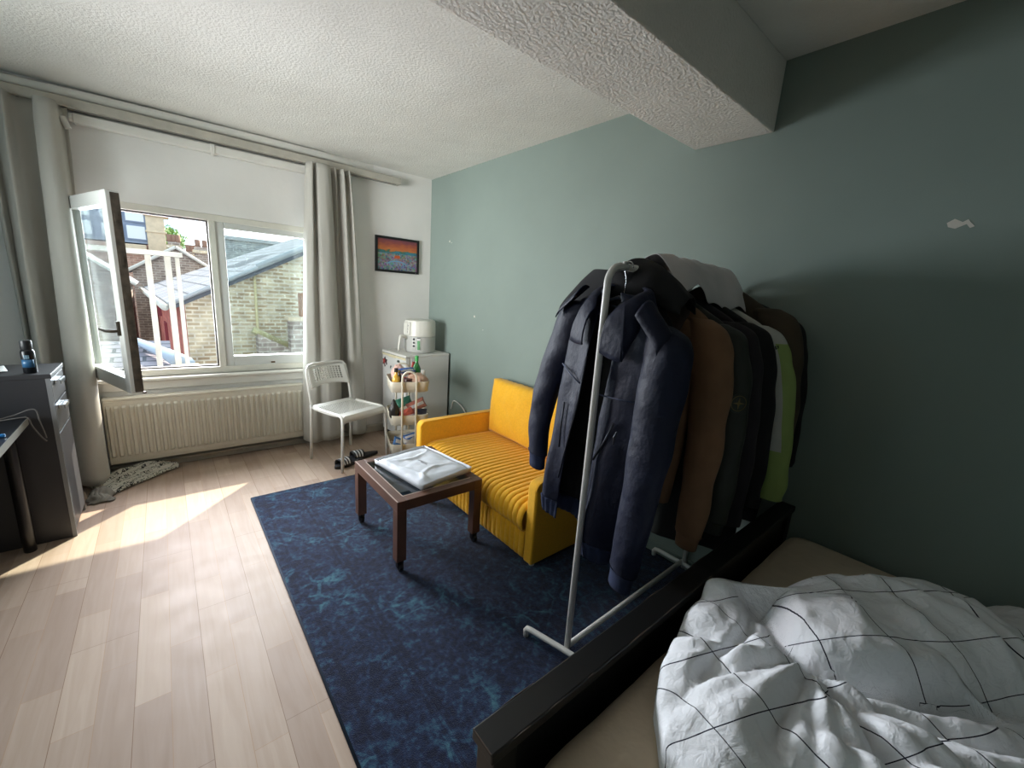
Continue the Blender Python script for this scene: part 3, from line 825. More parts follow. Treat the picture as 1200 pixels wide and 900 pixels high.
bm = B(); perf(bm, backp, 15, 9, (2, 13), (2, 8), .34); link('backrest', bm, CHW, ch, smooth=True, angle=50, solid=.003)
hw = math.hypot(.419, .213)/2
bm = B(); tube(bm, [(-.195, .405, .46)]+[(-.195, .415, .52), (-.196, .425, .58), (-.193, .45, .70), (-.186, .46, .75), (-.165, .468, .778), (-.12, .476, .786), (0, .49, .788), (.12, .476, .786), (.165, .468, .778), (.186, .46, .75), (.193, .45, .70), (.196, .425, .58), (.195, .415, .52), (.195, .405, .46)], .0105, 10)
link('back_frame', bm, CHW, ch, smooth=True)
for s in (-1, 1):
    bm = B(); tube(bm, [(s*.20, .34, .45), (s*.203, .2, .449), (s*.207, .06, .447), (s*.21, .03, .44), (s*.214, .014, .425), (s*.217, .008, .40), (s*.235, 0, .0)], .0115, 10); link('leg', bm, CHW, ch, smooth=True)
    bm = B(); tube(bm, [(s*.195, .405, .47), (s*.196, .408, .4), (s*.20, .425, .0)], .0115, 10); link('leg', bm, CHW, ch, smooth=True)

# ------------------------------------------------------------------ slides
SOLE = M('black rubber slide', '#26262a', .6, bump=(90, .2, .002))
STRP = M('white stripe', '#cfd1d2', .6)
def slide(loc, rz, label):
    t = thing('slide_sandal', loc, label, 'sandal', rz=rz, group='black slides with white stripes on the floor')
    bm = B()
    out = []
    for i in range(28):
        a = 2*PI*i/28; x = .135*math.cos(a); w = .043+.009*math.cos(a)
        y = w*math.sin(a)*(1-.12*math.cos(a)**2)
        out.append((x, y))
    prism(bm, out, 'z', 0, .026); link('sole', bm, SOLE, t, smooth=True, angle=40, bevel=.005)
    def st(u, v):
        a = PI*u; x = .012+.085*v+.012*math.sin(a)*(v-.5)
        return (x, -.052*math.cos(a), .012+.058*math.sin(a)**.7)
    bm = B(); sheet(bm, st, 18, 6); s_ = link('strap', bm, SOLE, t, smooth=True, solid=.006)
    bm = B()
    for k in range(3):
        def s2(u, v):
            p = st(.06+.88*u, .16+.27*k+.13*v); n = Vector((0, p[1], p[2]-.01)).normalized()*.0013
            return (p[0], p[1]+n.y, p[2]+n.z)
        sheet(bm, s2, 16, 1)
    link('stripe', bm, STRP, s_, smooth=True)
    return t
slide((1.06, 3.245, 0), math.radians(-160), 'black slide sandal with white stripes, between the front legs of the white chair')
slide((1.21, 3.335, 0), math.radians(-173), 'black slide sandal with white stripes, behind the other one by the trolley side')

# ------------------------------------------------------------------ radiator
RADM = M('cream radiator enamel', '#d9d3c3', .4, var=(8, .04))
ra = thing('radiator', (-.385, 3.83, .095), 'cream ribbed panel radiator under the window', 'radiator')
RW, RH = 1.262, .475
bm = B(); nr = 31; prof = []
for k in range(nr):
    x = .012+(RW-.024)*k/nr; w = (RW-.024)/nr
    prof += [(x, 0), (x+w*.18, -.017), (x+w*.55, -.015), (x+w*.73, 0)]
prof += [(RW-.012, 0)]
zs = [(.0, 1, .004), (.02, 1, 0), (.034, 0, 0), (.055, 0, 0), (.075, 1, 0), (.40, 1, 0), (.42, 0, 0), (.44, 0, 0)]
rows = []
for z, on, dy in ((0, 0, .006), (.028, 0, 0), (.05, 0, 0), (.064, 1, 0), (.41, 1, 0), (.424, 0, 0), (.452, 0, 0), (.463, 0, .006)):
    rows.append([bm.verts.new((x, y*on+dy, z)) for x, y in prof])
for a, b_ in zip(rows, rows[1:]):
    for i in range(len(a)-1): bm.faces.new((a[i], a[i+1], b_[i+1], b_[i]))
box(bm, .012, RW-.012, .008, .02, 0, .46)
link('front_panel', bm, RADM, ra, bevel=0)
bm = B(); box(bm, .0, RW, -.002, .075, .458, .475); 
link('top_grille', bm, RADM, ra, bevel=.004)
for x in (0, RW-.012):
    bm = B(); box(bm, x, x+.012, 0, .072, 0, .47); link('side_panel', bm, RADM, ra, bevel=.004)
bm = B(); box(bm, .02, RW-.02, .055, .068, .01, .45); box(bm, .2, .24, .065, .085, .05, .4); box(bm, RW-.24, RW-.2, .065, .085, .05, .4); link('rear_panel', bm, RADM, ra)
bm = B(); tube(bm, [(-.06, .05, -.06), (-.05, .045, -.05), (-.03, .04, -.02), (-.03, .04, .03), (.005, .04, .03)], .009, 8); link('valve_pipe', bm, RADM, ra, smooth=True)
hp = thing('heating_pipe', (0, YB-.035, .05), 'grey painted heating pipe running along the skirting under the radiator', 'pipe')
bm = B(); tube(bm, [(-1.4, 0, -.005), (-.3, 0, 0), (.5, 0, .004), (1.45, 0, 0)], .011, 8); link('pipe', bm, GREYPAINT, hp, smooth=True)
for x in (-.2, .4, 1.0):
    bm = B(); box(bm, x, x+.02, -.014, .017, -.016, .016); link('bracket', bm, GREYPAINT, hp, bevel=.002)

# ------------------------------------------------------------------ curtains and rail
CURT = M('light grey curtain cloth', '#b0ada4', .85, var=(3, .03), bump=(500, .2, .001), sheen=.1)
rl = thing('curtain_rail', (0, YB, 0), 'white boxed curtain rail along the top of the window wall', 'rail')
bm = B(); prism(bm, [(0, 2.425), (-.075, 2.425), (-.08, 2.42), (-.08, 2.375), (-.072, 2.37), (0, 2.37)], 'x', -1.6, 1.775); link('board', bm, GREYPAINT, rl, bevel=.002)  # white board in grey paint, its shade put into the colour
bm = B(); box(bm, -1.6, 1.74, -.055, -.025, 2.364, 2.371); link('track', bm, M('grey track', '#8c8981', .4), rl)
bl = thing('blind_cassette', (0, YB, 0), 'slim white blind box on the wall above the window', 'blind')
bm = B(); box(bm, -.33, .98, -.05, 0, 2.295, 2.352); link('cassette', bm, WPAINT, bl, bevel=.006)
bm = B(); tube(bm, [(-.345, -.03, 2.325), (-.33, -.03, 2.325)], .026, 14); link('end_cap', bm, WPAINT, bl, smooth=True, angle=40)
bm = B(); box(bm, .35, .375, -.055, 0, 2.288, 2.356); link('bracket', bm, WPAINT, bl, bevel=.003)
def curtain(label, T_, B_, zt, zb, hook, seed, strap=None):
    nu, nv = 150, 46
    def fn(u, v):
        a, b = cat_rom(T_, u), cat_rom(B_, u)
        k = v**.75
        x, y = lerp(a[0], b[0], k), lerp(a[1], b[1], k)
        x += .008*v*nz(u*7+seed, v*3, 1.); y += .010*v*nz(u*6+seed, v*4, 9.)+.004*nz(u*22, v*10, seed)
        z = lerp(zt, zb, v)
        if v < .06: z += 0
        return (x, min(y, YB-.022), z-.012*math.sin(u*9)*v)
    bm = B(); sheet(bm, fn, nu, nv)
    c = link('curtain', bm, CURT, None, smooth=True, solid=.003)
    prop(c, label, 'curtain')
    return c
lc = curtain('light grey curtain hanging left of the open window sash',
  [(-.70, 3.87), (-.67, 3.83), (-.645, 3.88), (-.60, 3.81), (-.585, 3.79), (-.57, 3.87), (-.49, 3.875), (-.475, 3.85), (-.468, 3.79), (-.43, 3.765), (-.392, 3.78), (-.385, 3.86), (-.37, 3.88), (-.345, 3.87)],
  [(-.672, 3.87), (-.668, 3.84), (-.66, 3.86), (-.64, 3.76), (-.61, 3.72), (-.57, 3.84), (-.53, 3.86), (-.53, 3.77), (-.515, 3.68), (-.44, 3.63), (-.385, 3.68), (-.39, 3.76), (-.40, 3.83), (-.41, 3.87)], 2.372, .035, 0, 2)
rc = curtain('light grey curtain hanging right of the window behind the white chair',
  [(.965, 3.85), (.975, 3.79), (1.0, 3.77), (1.012, 3.84), (1.03, 3.78), (1.085, 3.76), (1.13, 3.78), (1.15, 3.85), (1.18, 3.79), (1.205, 3.86), (1.24, 3.78), (1.265, 3.86), (1.29, 3.79), (1.315, 3.86)],
  [(.85, 3.80), (.87, 3.73), (.93, 3.69), (.99, 3.71), (1.04, 3.67), (1.11, 3.68), (1.17, 3.73), (1.195, 3.83), (1.215, 3.88), (1.24, 3.83), (1.27, 3.74), (1.34, 3.72), (1.40, 3.77), (1.44, 3.87)], 2.372, .075, 0, 5)
for c, xs in ((lc, (-.6, -.48, -.40)), (rc, (1.0, 1.08, 1.2, 1.28))):
    for x in xs:
        bm = B(); tube(bm, arc((x, 3.885, 2.362), .008, -.5*PI, PI, 8, 'yz'), .0022, 6); link('hook', bm, M('curtain hook', '#b9b5aa', .4), c)
bm = B(); tube(bm, [(-.372, 3.862, 2.31), (-.352, 3.855, 2.25)], .016, 12); link('tie_back', bm, M('rolled white strap', '#d7d5ce', .7), lc, smooth=True, angle=40)

# ------------------------------------------------------------------ picture
def art_mat():
    m, nt, b = base_mat('colourful town print')
    tc = nt.new('ShaderNodeTexCoord')
    sep = nt.new('ShaderNodeSeparateXYZ'); nt.link(tc.outputs['Object'], sep.inputs[0])
    n = nt.new('ShaderNodeTexNoise', i_Scale=14., i_Detail=4.)
    mp = nt.new('ShaderNodeMapping'); mp.inputs['Scale'].default_value = (1, 1, 3.2); nt.link(tc.outputs['Object'], mp.inputs[0]); nt.link(mp.outputs[0], n.inputs['Vector'])
    ad = nt.new('ShaderNodeMath', operation='MULTIPLY_ADD'); ad.inputs[1].default_value = .10; nt.link(n.outputs['Fac'], ad.inputs[0]); nt.link(sep.outputs['Z'], ad.inputs[2])
    mr = nt.new('ShaderNodeMapRange'); mr.inputs[1].default_value = -.09; mr.inputs[2].default_value = .19; nt.link(ad.outputs[0], mr.inputs[0])
    r = nt.new('ShaderNodeValToRGB'); cr = r.color_ramp; cr.interpolation = 'LINEAR'
    cols = [(0, '#2c4468'), (.2, '#3a5a7c'), (.3, '#5a4f5e'), (.5, '#3f5a5c'), (.57, '#3f7f93'), (.62, '#3c6b52'), (.66, '#c4763f'), (.78, '#b2603b'), (.9, '#8f4a45'), (1, '#7a4550')]
    cr.elements[0].color = lin(cols[0][1]); cr.elements[1].color = lin(cols[-1][1])
    for p, c in cols[1:-1]: cr.elements.new(p).color = lin(c)
    nt.link(mr.outputs[0], r.inputs[0])
    v = nt.new('ShaderNodeTexVoronoi', i_Scale=70.); nt.link(tc.outputs['Object'], v.inputs['Vector'])
    lt = nt.new('ShaderNodeMath', operation='LESS_THAN', i_1=.012); nt.link(sep.outputs['Z'], lt.inputs[0])
    mlt = nt.new('ShaderNodeMath', operation='MULTIPLY', i_1=.55); nt.link(lt.outputs[0], mlt.inputs[0])
    hs_ = nt.new('ShaderNodeHueSaturation', i_Saturation=.7, i_Value=.55); nt.link(v.outputs['Color'], hs_.inputs['Color'])
    mx = nt.new('ShaderNodeMix', data_type='RGBA'); nt.link(mlt.outputs[0], mx.inputs[0]); nt.link(r.outputs[0], mx.inputs[6]); nt.link(hs_.outputs[0], mx.inputs[7])
    nt.link(mx.outputs[2], b.inputs['Base Color']); b.inputs['Roughness'].default_value = .5
    return m
pc = thing('framed_picture', (1.778, YB, 1.746), 'small black framed colourful town print on the white wall', 'picture', rot=(0, math.radians(0), 0))
PW, PH = .445, .325
bm = B(); frame_rect(bm, -PW/2, PW/2, -PH/2, PH/2, .022, -.022, -.001); link('frame', bm, M('black frame', '#151314', .4), pc, bevel=.002)
bm = B(); box(bm, -PW/2+.02, PW/2-.02, -.012, -.008, -PH/2+.02, PH/2-.02); art = link('print', bm, art_mat(), pc)
bm = B()
def brd(u, v): 
    a = PI*(.12+.76*u); return (-.01-.105*math.cos(a), -.0128, -.105+.055*math.sin(a)*.9+(v-.5)*.012)
sheet(bm, brd, 20, 1)
for k in range(5):
    x = -.08+.035*k; box(bm, x-.003, x+.003, -.0135, -.012, -.095, -.062)
link('painted_bridge', bm, M('pale blue arch', '#6f9fc0', .5), art, solid=.0006)
bm = B(); prism(bm, [(-.035, -.03), (.025, -.03), (.02, -.002), (-.03, -.002)], 'y', -.0135, -.0125); link('painted_house', bm, M('orange block', '#c05a30', .5), art)
bm = B()
for x, z in ((-.195, .145), (.19, .14), (.185, -.155)): lathe(bm, [(.004, 0), (.002, .003)], 8, (x, -.0145 if z > 0 else -.024, z))
link('pin', bm, M('white pin', '#d8d4cc', .4), pc)
# ------------------------------------------------------------------ fridge and what is on it
FRW = M('white fridge enamel', '#d6d6d2', .35)
FRI = M('cream door seal', '#d9cfae', .5)
fg = thing('fridge', (1.637, 3.425, 0), 'small white table height fridge in the corner', 'fridge', rz=math.radians(4.5))
FW, FD, FH = .475, .44, .848
bm = B(); box(bm, .052, FW, 0, FD, .03, FH-.022); link('body', bm, FRW, fg, bevel=.006)
bm = B(); box(bm, -.002, FW+.002, -.003, FD+.003, FH-.022, FH); link('top', bm, M('white fridge lid', '#dcdad4', .4), fg, bevel=.006)
bm = B(); box(bm, 0, .046, 0, FD, .055, FH-.024); dr = link('door', bm, FRW, fg, bevel=.008)
bm = B(); box(bm, .044, .054, .008, FD-.008, .06, FH-.03); link('door_seal', bm, FRI, dr)
bm = B(); box(bm, -.006, .05, .004, FD-.004, FH-.046, FH-.026); box(bm, -.010, .0, .18, .3, FH-.05, FH-.03); link('top_trim', bm, FRI, dr, bevel=.003)
bm = B(); box(bm, .02, FW-.02, .02, FD-.02, .0, .03); link('plinth', bm, M('dark plinth', '#3b3a38', .7), fg)
fgm = Matrix.Translation((1.637, 3.425, 0)) @ Matrix.Rotation(math.radians(4.5), 4, 'Z')
def on_door(y, z): return fgm @ Vector((-.0005, y, z))
RZD = math.radians(4.5)
def magnet(y, z, parts, label):
    t = thing('fridge_magnet', on_door(y, z), label, 'magnet', rz=RZD, group='magnets on the fridge door')
    for nm, poly, th, c in parts:
        bm = B(); prism(bm, poly, 'x', -th, 0); link(nm, bm, M('magnet '+c, c, .5), t, bevel=.001)
star = [(.05*math.cos(a)*(1 if i % 2 else .6), .05*math.sin(a)*(1 if i % 2 else .6)) for i, a in enumerate([2*PI*k/12 for k in range(12)])]
magnet(.385, .735, [('backing', star, .006, '#3b2b30'), ('motif', [(p*.55+.008, q*.55+.005) for p, q in star], .009, '#a8453f'), ('motif', [(p*.3-.018, q*.3-.018) for p, q in star], .009, '#c9c2c0')], 'dark red and black star shaped magnet high on the fridge door')
magnet(.27, .70, [('backing', [(-.012, .012), (.006, .014), (.014, -.008), (.004, -.014)], .005, '#4a545c')], 'tiny grey magnet low beside the red one on the fridge door')
magnet(.12, .74, [('body', [(-.018, -.045), (.018, -.045), (.014, .01), (-.014, .01)], .012, '#a83a44'), ('head', [(.014*math.cos(2*PI*k/12), .024+.014*math.sin(2*PI*k/12)) for k in range(12)], .012, '#d6cfc8'), ('hat', [(-.016, .03), (.016, .03), (.011, .048), (-.011, .048)], .014, '#3c4a40')], 'small figure shaped magnet with dark hat near the fridge door edge')

FRY = M('glossy warm white plastic', '#dcdad0', .3); FRY2 = M('light grey plastic', '#bdbdb8', .4)
af = thing('air_fryer', (1.885, 3.64, .849), 'white and grey air fryer on top of the fridge', 'air fryer', rz=math.radians(188))
bm = B(); lathe(bm, [(.128, 0), (.140, .008), (.146, .03), (.147, .155)], 40, (0, 0, 0), sx=1.02); link('drawer', bm, FRY2, af, smooth=True, angle=50)
bm = B(); lathe(bm, [(.1475, .158), (.1475, .2), (.143, .285), (.138, .302), (.12, .309), (.05, .311)], 40, (0, 0, 0), sx=1.02); link('housing', bm, FRY, af, smooth=True, angle=50)
bm = B(); prism(bm, [(.13, .165), (.158, .165), (.150, .285), (.13, .285)], 'y', -.05, .05); cp = link('control_panel', bm, FRY, af, bevel=.008)
bm = B()
tube(bm, [(.145, 0, .135), (.19, 0, .155), (.215, 0, .158), (.222, 0, .145), (.235, 0, .05), (.236, 0, .02)], [.016, .016, .015, .014, .013, .012], 10, flat=.8)
link('handle', bm, FRY, af, smooth=True)
bm = B(); rr = random.Random(9)
for k in range(8): box(bm, .152-.0012*k*.6, .1565-.0012*k*.6, .014, .014+rr.uniform(.008, .02), .185+.011*k, .191+.011*k)
link('marking', bm, M('black print', '#2b2b2b', .5), cp)
def stick(a0, a1, z0, z1, r, mat, nm, par):
    bm = B(); sheet(bm, lambda u, v: (1.02*r*math.cos(lerp(a0, a1, u)), r*math.sin(lerp(a0, a1, u)), lerp(z0, z1, v)), 8, 2); return link(nm, bm, mat, par, smooth=True, solid=.001)
W_ = M('white sticker', '#e6e6e2', .5); G_ = M('green sticker', '#6fa878', .5); K_ = M('black block', '#33363a', .5)
a_ = math.radians
stick(a_(28), a_(42), .05, .15, .1485, W_, 'sticker', af)
for k in range(3): stick(a_(30), a_(38), .058+.032*k, .078+.032*k, .1494, K_, 'sticker', af)
stick(a_(44), a_(58), .03, .152, .1485, W_, 'sticker', af); stick(a_(46), a_(56), .034, .12, .1494, G_, 'sticker', af); stick(a_(45), a_(57), .142, .15, .1494, K_, 'sticker', af)

# power cord behind the fridge
bm = B(); tube(bm, [cat_rom([(2.115, 3.40, .30), (2.112, 3.36, .385), (2.118, 3.30, .39), (2.118, 3.2, .36), (2.115, 3.12, .30), (2.118, 3.0, .18), (2.118, 2.8, .03)], i/30) for i in range(31)], .006, 8)
prop(link('power_cord', bm, M('white cord', '#d9d7d2', .5), smooth=True), 'white power cord looping along the green wall behind the sofa', 'cord')

# ------------------------------------------------------------------ trolley
TRM = M('cream powder coat', '#d8d0bd', .45)
TRZ = math.radians(-17)
TX, TY = 1.42-.138*math.cos(TRZ)-.012*math.sin(TRZ), 2.90-.138*math.sin(TRZ)+.012*math.cos(TRZ)
tr_ = thing('trolley', (TX, TY, 0), 'cream three tier kitchen trolley with arched handles in front of the fridge', 'trolley', rz=TRZ)
TWd, TDp = .30, .35
def basket(z0, z1, name):
    bm = B(); r = .05
    def out(s, sh):
        pts = []
        for cx, cy, a0 in ((TWd-r, TDp-r, 0), (r, TDp-r, .5*PI), (r, r, PI), (TWd-r, r, 1.5*PI)):
            for i in range(6):
                a = a0+.5*PI*i/5; pts.append((cx+(r)*math.cos(a), cy+(r)*math.sin(a)))
        c = (TWd/2, TDp/2)
        return [(c[0]+(p[0]-c[0])*s, c[1]+(p[1]-c[1])*s) for p in pts]
    rings = [[bm.verts.new((x, y, z)) for x, y in out(s, 0)] for s, z in ((.965, z0), (1.0, z1-.012), (1.012, z1), (1.0, z1+.002))]
    for a, b in zip(rings, rings[1:]):
        for i in range(len(a)): bm.faces.new((a[i], a[(i+1) % len(a)], b[(i+1) % len(a)], b[i]))
    o = link('basket', bm, TRM, tr_, smooth=True, angle=50, solid=.003)
    bm = B()
    for k in range(11):
        x = TWd*.05+TWd*.9*k/10; tube(bm, [(x, TDp*.05, z0), (x, TDp*.95, z0)], .002, 6)
    for k in range(9):
        y = TDp*.05+TDp*.9*k/8; tube(bm, [(TWd*.05, y, z0+.002), (TWd*.95, y, z0+.002)], .002, 6)
    link('mesh_bottom', bm, TRM, o)
for z0, z1 in ((.135, .215), (.375, .455), (.645, .728)): basket(z0, z1, '')
for y in (-.012, TDp+.012):
    bm = B(); hw_ = .054; cx = TWd*.46
    tube(bm, [(cx-hw_, y, .055), (cx-hw_, y, .76)]+arc((cx, y, .76), hw_, PI, 0, 12, 'xz')[1:-1]+[(cx+hw_, y, .76), (cx+hw_, y, .055)], .0085, 10)
    hd = link('handle', bm, TRM, tr_, smooth=True)
for x in (.086, .19):
    for y in (-.012, TDp+.012):
        bm = B(); lathe(bm, [(.006, -.01), (.024, -.009), (.025, 0), (.024, .009), (.006, .01)], 16)
        w = link('wheel', bm, M('grey castor', '#8d8a83', .5), tr_, smooth=True, angle=40); w.location = (x, y, .025); w.rotation_euler = (0, PI/2, .3)
        bm = B(); box(bm, x-.014, x+.014, y-.01, y+.01, .046, .062); link('fork', bm, TRM, tr_)
trm = Matrix.Translation((TX, TY, 0)) @ Matrix.Rotation(TRZ, 4, 'Z')
def T3(x, y, z): return trm @ Vector((x, y, z))
GRP = 'groceries on the trolley'
def bottle(loc, label, prof, cap, glassm, capm, liquid=None, lab=None, name='bottle'):
    t = thing(name, loc, label, 'bottle', group=GRP)
    bm = B(); lathe(bm, prof, 20); link('body', bm, glassm, t, smooth=True, angle=60)
    bm = B(); lathe(bm, cap, 16); link('cap', bm, capm, t, smooth=True, angle=40)
    if lab:
        bm = B(); r, z0, z1, m = lab; lathe(bm, [(r, z0), (r, z1)], 20); link('label', bm, m, t, smooth=True, angle=40)
    return t
T0 = .650
bottle(T3(.045, .06, T0), 'small oil bottle with black cap at the left corner of the top basket', [(.028, 0), (.031, .006), (.031, .09), (.026, .11), (.013, .128), (.012, .15)], [(.015, .15), (.015, .178), (.013, .18)],
   M('golden oil', '#d9a83f', .15, coat=.5), M('black cap', '#1d1a18', .4), lab=(.0315, .03, .07, M('yellow label', '#e2bb55', .5)))
GG = M('green bottle glass', '#1f6a2c', .08, coat=.8)
bottle(T3(.235, .24, T0), 'tall green lemon juice bottle standing in the top basket', [(.036, 0), (.04, .006), (.041, .11), (.036, .14), (.022, .175), (.013, .19), (.012, .215)], [(.015, .205), (.0155, .245), (.012, .25)],
   GG, M('bright green cap', '#2f9a45', .4), lab=(.0415, .03, .09, M('olive yellow label', '#8d8f3a', .5)))
bottle(T3(.282, .2, T0), 'small clear jar with white lid at the right end of the top basket', [(.018, 0), (.02, .004), (.02, .10), (.017, .112)], [(.02, .112), (.02, .135), (.018, .137)], M('clear jar', '#c9ccc6', .15), M('white lid', '#d6d4cf', .4))
bottle(T3(.075, .11, T0), 'dark brown sauce bottle behind the small oil bottle', [(.02, 0), (.022, .005), (.022, .10), (.010, .13), (.010, .14)], [(.012, .14), (.012, .155)], M('brown sauce', '#3a2418', .2), M('olive cap', '#6d5c33', .5))
t = thing('jar', T3(.135, .05, T0), 'squat white jar with dark red lid seen through the trolley handle arch', 'jar')
bm = B(); lathe(bm, [(.032, 0), (.035, .004), (.035, .06), (.031, .07)], 20); link('body', bm, M('white jar', '#cfcdc8', .4), t, smooth=True, angle=50)
bm = B(); lathe(bm, [(.034, .07), (.035, .095), (.033, .098)], 20); link('lid', bm, M('dark red lid', '#4c2a28', .4), t, smooth=True, angle=50)
BAGP = M('pinkish brown crinkled plastic', '#c4937a', .35, var=(25, .3), bump=(60, .6, .006), col2='#e0bda6')
bm = B(); blob(bm, (0, 0, .052), (.085, .075, .07), 3, .2, 3.2, ridge=True); b1 = link('food_bag', bm, BAGP, smooth=True)
prop(b1, 'crumpled tan plastic food bag at the right front of the top basket', 'bag', GRP); b1.location = T3(.215, .1, T0); 
BAGQ = M('pale pink net bag', '#d8b0a2', .5, var=(40, .3), bump=(80, .6, .006))
bm = B(); blob(bm, (0, 0, .075), (.062, .058, .1), 8, .18, 3.4); b2 = link('garlic_bag', bm, BAGQ, smooth=True)
prop(b2, 'pale pink net bag of garlic at the back left of the top basket', 'bag', GRP); b2.location = T3(.09, .24, T0)
def packet(name, loc, w, h, t, rot, mat, label, seed, stripe=None):
    bm = B(); pouch(bm, w, h, t, seed); o = link(name, bm, mat, smooth=True)
    prop(o, label, 'packet', GRP); o.location = loc; o.rotation_euler = rot
    if stripe:
        bm = B()
        for sg in (-1,):
            def fn(u, v):
                uu, vv = .1+.8*u, lerp(stripe[0], stripe[1], v); a = (math.sin(PI*uu))**.6*(math.sin(PI*vv))**.5
                k = nz(uu*4+seed*3, vv*4, sg*2+seed)*.008*a
                return ((uu-.5)*w*(1-.06*math.sin(PI*vv)), sg*(t/2*a+.0018)+k, vv*h)
            sheet(bm, fn, 12, 4)
        link('printed_band', bm, stripe[2], o, smooth=True)
    return o
P_BLUE, P_RED, P_WHT, P_YEL = M('blue foil', '#3f68b8', .35), M('red foil', '#b8453f', .35), M('white foil', '#d5d6da', .35), M('yellow foil', '#d3a63c', .4)
packet('snack_packet', T3(.15, .15, T0+.125), .16, .05, .035, (-.9, 0, .2), P_BLUE, 'blue and white packet lying across the middle of the top basket', 2, (.15, .45, P_WHT))
packet('flour_packet', T3(.125, .115, T0+.01), .15, .10, .05, (-.25, .05, .1), P_WHT, 'white paper packet under the blue one in the top basket', 4, (.7, .85, P_RED))
packet('snack_packet', T3(.2, .3, T0+.05), .07, .14, .03, (.1, .25, .2), P_RED, 'small red yellow and blue packet beside the green bottle', 6, (.3, .6, P_YEL))
# middle basket
T1 = .380
bm = B()
def bag(u, v):
    a = 2*PI*u; r = math.sin(PI*min(1, v*1.0))**.7*(1-.55*v)
    return (.058*r*math.cos(a)+.008*nz(math.cos(a)*2, math.sin(a)*2, v*6)-.008*v, .05*r*math.sin(a), .0+.185*v)
sheet(bm, bag, 26, 16, closed_u=True); o = link('black_bag', bm, M('black plastic bag', '#27231f', .25, bump=(40, .7, .008)), smooth=True); bmesh
prop(o, 'black plastic bag standing pointed at the left of the middle basket', 'bag', GRP); o.location = T3(.035, .05, T1+.02)
packet('snack_packet', T3(.14, .2, T1+.10), .15, .075, .04, (-.5, -.18, .1), M('teal green foil', '#3f7f6a', .35), 'teal green packet at the back of the middle basket', 3)
packet('snack_packet', T3(.235, .12, T1+.085), .17, .085, .035, (-.45, -.28, .05), M('pink crisps foil', '#b8776a', .35, var=(40, .3)), 'pink packet with white printing leaning on the right of the middle basket', 7, (.35, .65, P_WHT))
packet('snack_packet', T3(.135, .06, T1+.035), .17, .075, .04, (-.5, -.3, .05), M('coral foil', '#d26a58', .35, var=(30, .25)), 'coral red packet at the front of the middle basket', 9)
packet('snack_packet', T3(.16, .03, T1+.012), .13, .06, .04, (-.3, -.1, .05), M('dusty pink foil', '#b59a98', .4, var=(30, .2)), 'dusty pink packet lowest at the front of the middle basket', 10)
packet('snack_packet', T3(.25, .08, T1+.055), .12, .05, .03, (-.4, .15, .05), M('dark navy foil', '#23253a', .3), 'dark navy packet at the right of the middle basket', 11)
packet('carton', T3(.25, .06, T1+.01), .11, .05, .05, (-.1, 0, .05), M('white carton', '#cfcbc4', .6), 'white carton below the dark navy packet', 12)
# lowest basket
T2 = .140
packet('snack_packet', T3(.06, .06, T2+.01), .13, .10, .04, (-.3, .5, .1), M('mid blue foil', '#3f6fa8', .35, var=(20, .3)), 'blue packet at the left of the lowest basket', 13, (.5, .8, P_WHT))
packet('snack_packet', T3(.19, .1, T2+.05), .15, .08, .05, (-.6, -.1, .1), M('strong blue foil', '#3467ad', .35), 'blue packet at the right of the lowest basket', 14, (.55, .8, P_WHT))
bm = B(); blob(bm, (0, 0, .05), (.10, .08, .055), 6, .2, 3., ridge=True); o = link('food_bag', bm, M('clear grey bag', '#b3ada6', .3, bump=(60, .6, .006)), smooth=True)
prop(o, 'greyish crumpled bag in the lowest basket', 'bag', GRP); o.location = T3(.17, .16, T2)

# ------------------------------------------------------------------ cabinet, desk
CAB = M('black brown foil board', '#38373a', .42, var=(4, .1), bump=(120, .1, .001))
CABF = M('dark grey front', '#454548', .35, var=(4, .08))
cb = thing('cabinet', (-.474, 3.035, 0), 'tall dark grey cabinet with chrome drawer handles beside the left curtain', 'cabinet', rz=0)
CX, CY, CZ = -.78, .335, .905
bm = B()
box(bm, CX, -.018, 0, .018, .0, CZ-.02); box(bm, CX, -.018, CY-.018, CY, .0, CZ-.02); box(bm, CX, CX+.018, 0, CY, 0, CZ-.02); box(bm, CX+.018, -.02, .018, CY-.018, .05, .07)
box(bm, CX+.01, -.03, .01, CY-.01, .02, .05)
box(bm, CX+.018, -.03, .018, CY-.018, .60, .618)
link('body', bm, CAB, cb, bevel=.0015)
bm = B(); box(bm, CX-.004, .004, -.004, CY+.004, CZ-.02, CZ+.003); link('top', bm, CAB, cb, bevel=.002)
bm = B(); box(bm, -.018, -.001, -.001, .003, 0.0, CZ-.02); box(bm, -.018, -.001, CY-.003, CY+.001, 0, CZ-.02); link('edge_trim', bm, M('grey edging', '#8a8b8d', .4), cb)
CHR = M('chrome handle', '#b9bcc0', .2, .9)
def hand(par, y, z, w):
    bm = B(); box(bm, 0, .026, y-w/2, y+w/2, z+.010, z+.0135); box(bm, .022, .026, y-w/2, y+w/2, z-.008, z+.012); box(bm, 0, .003, y-w/2, y+w/2, z-.006, z+.0135)
    link('handle', bm, CHR, par, bevel=.001)
for z0, z1 in ((.755, .878), (.60, .745)):
    bm = B(); box(bm, -.018, 0, .004, CY-.004, z0, z1); d_ = link('drawer', bm, CABF, cb, bevel=.0015); hand(d_, .13, z1-.03, .12)
bm = B(); box(bm, -.018, 0, .004, CY-.004, .045, .592); link('door', bm, CABF, cb, bevel=.0015)
bm = B(); lathe(bm, [(.004, 0), (.002, .003)], 10); s_ = link('cam_lock', bm, CHR, cb); s_.location = (-.105, -.0005, .70); s_.rotation_euler = (PI/2, 0, 0)
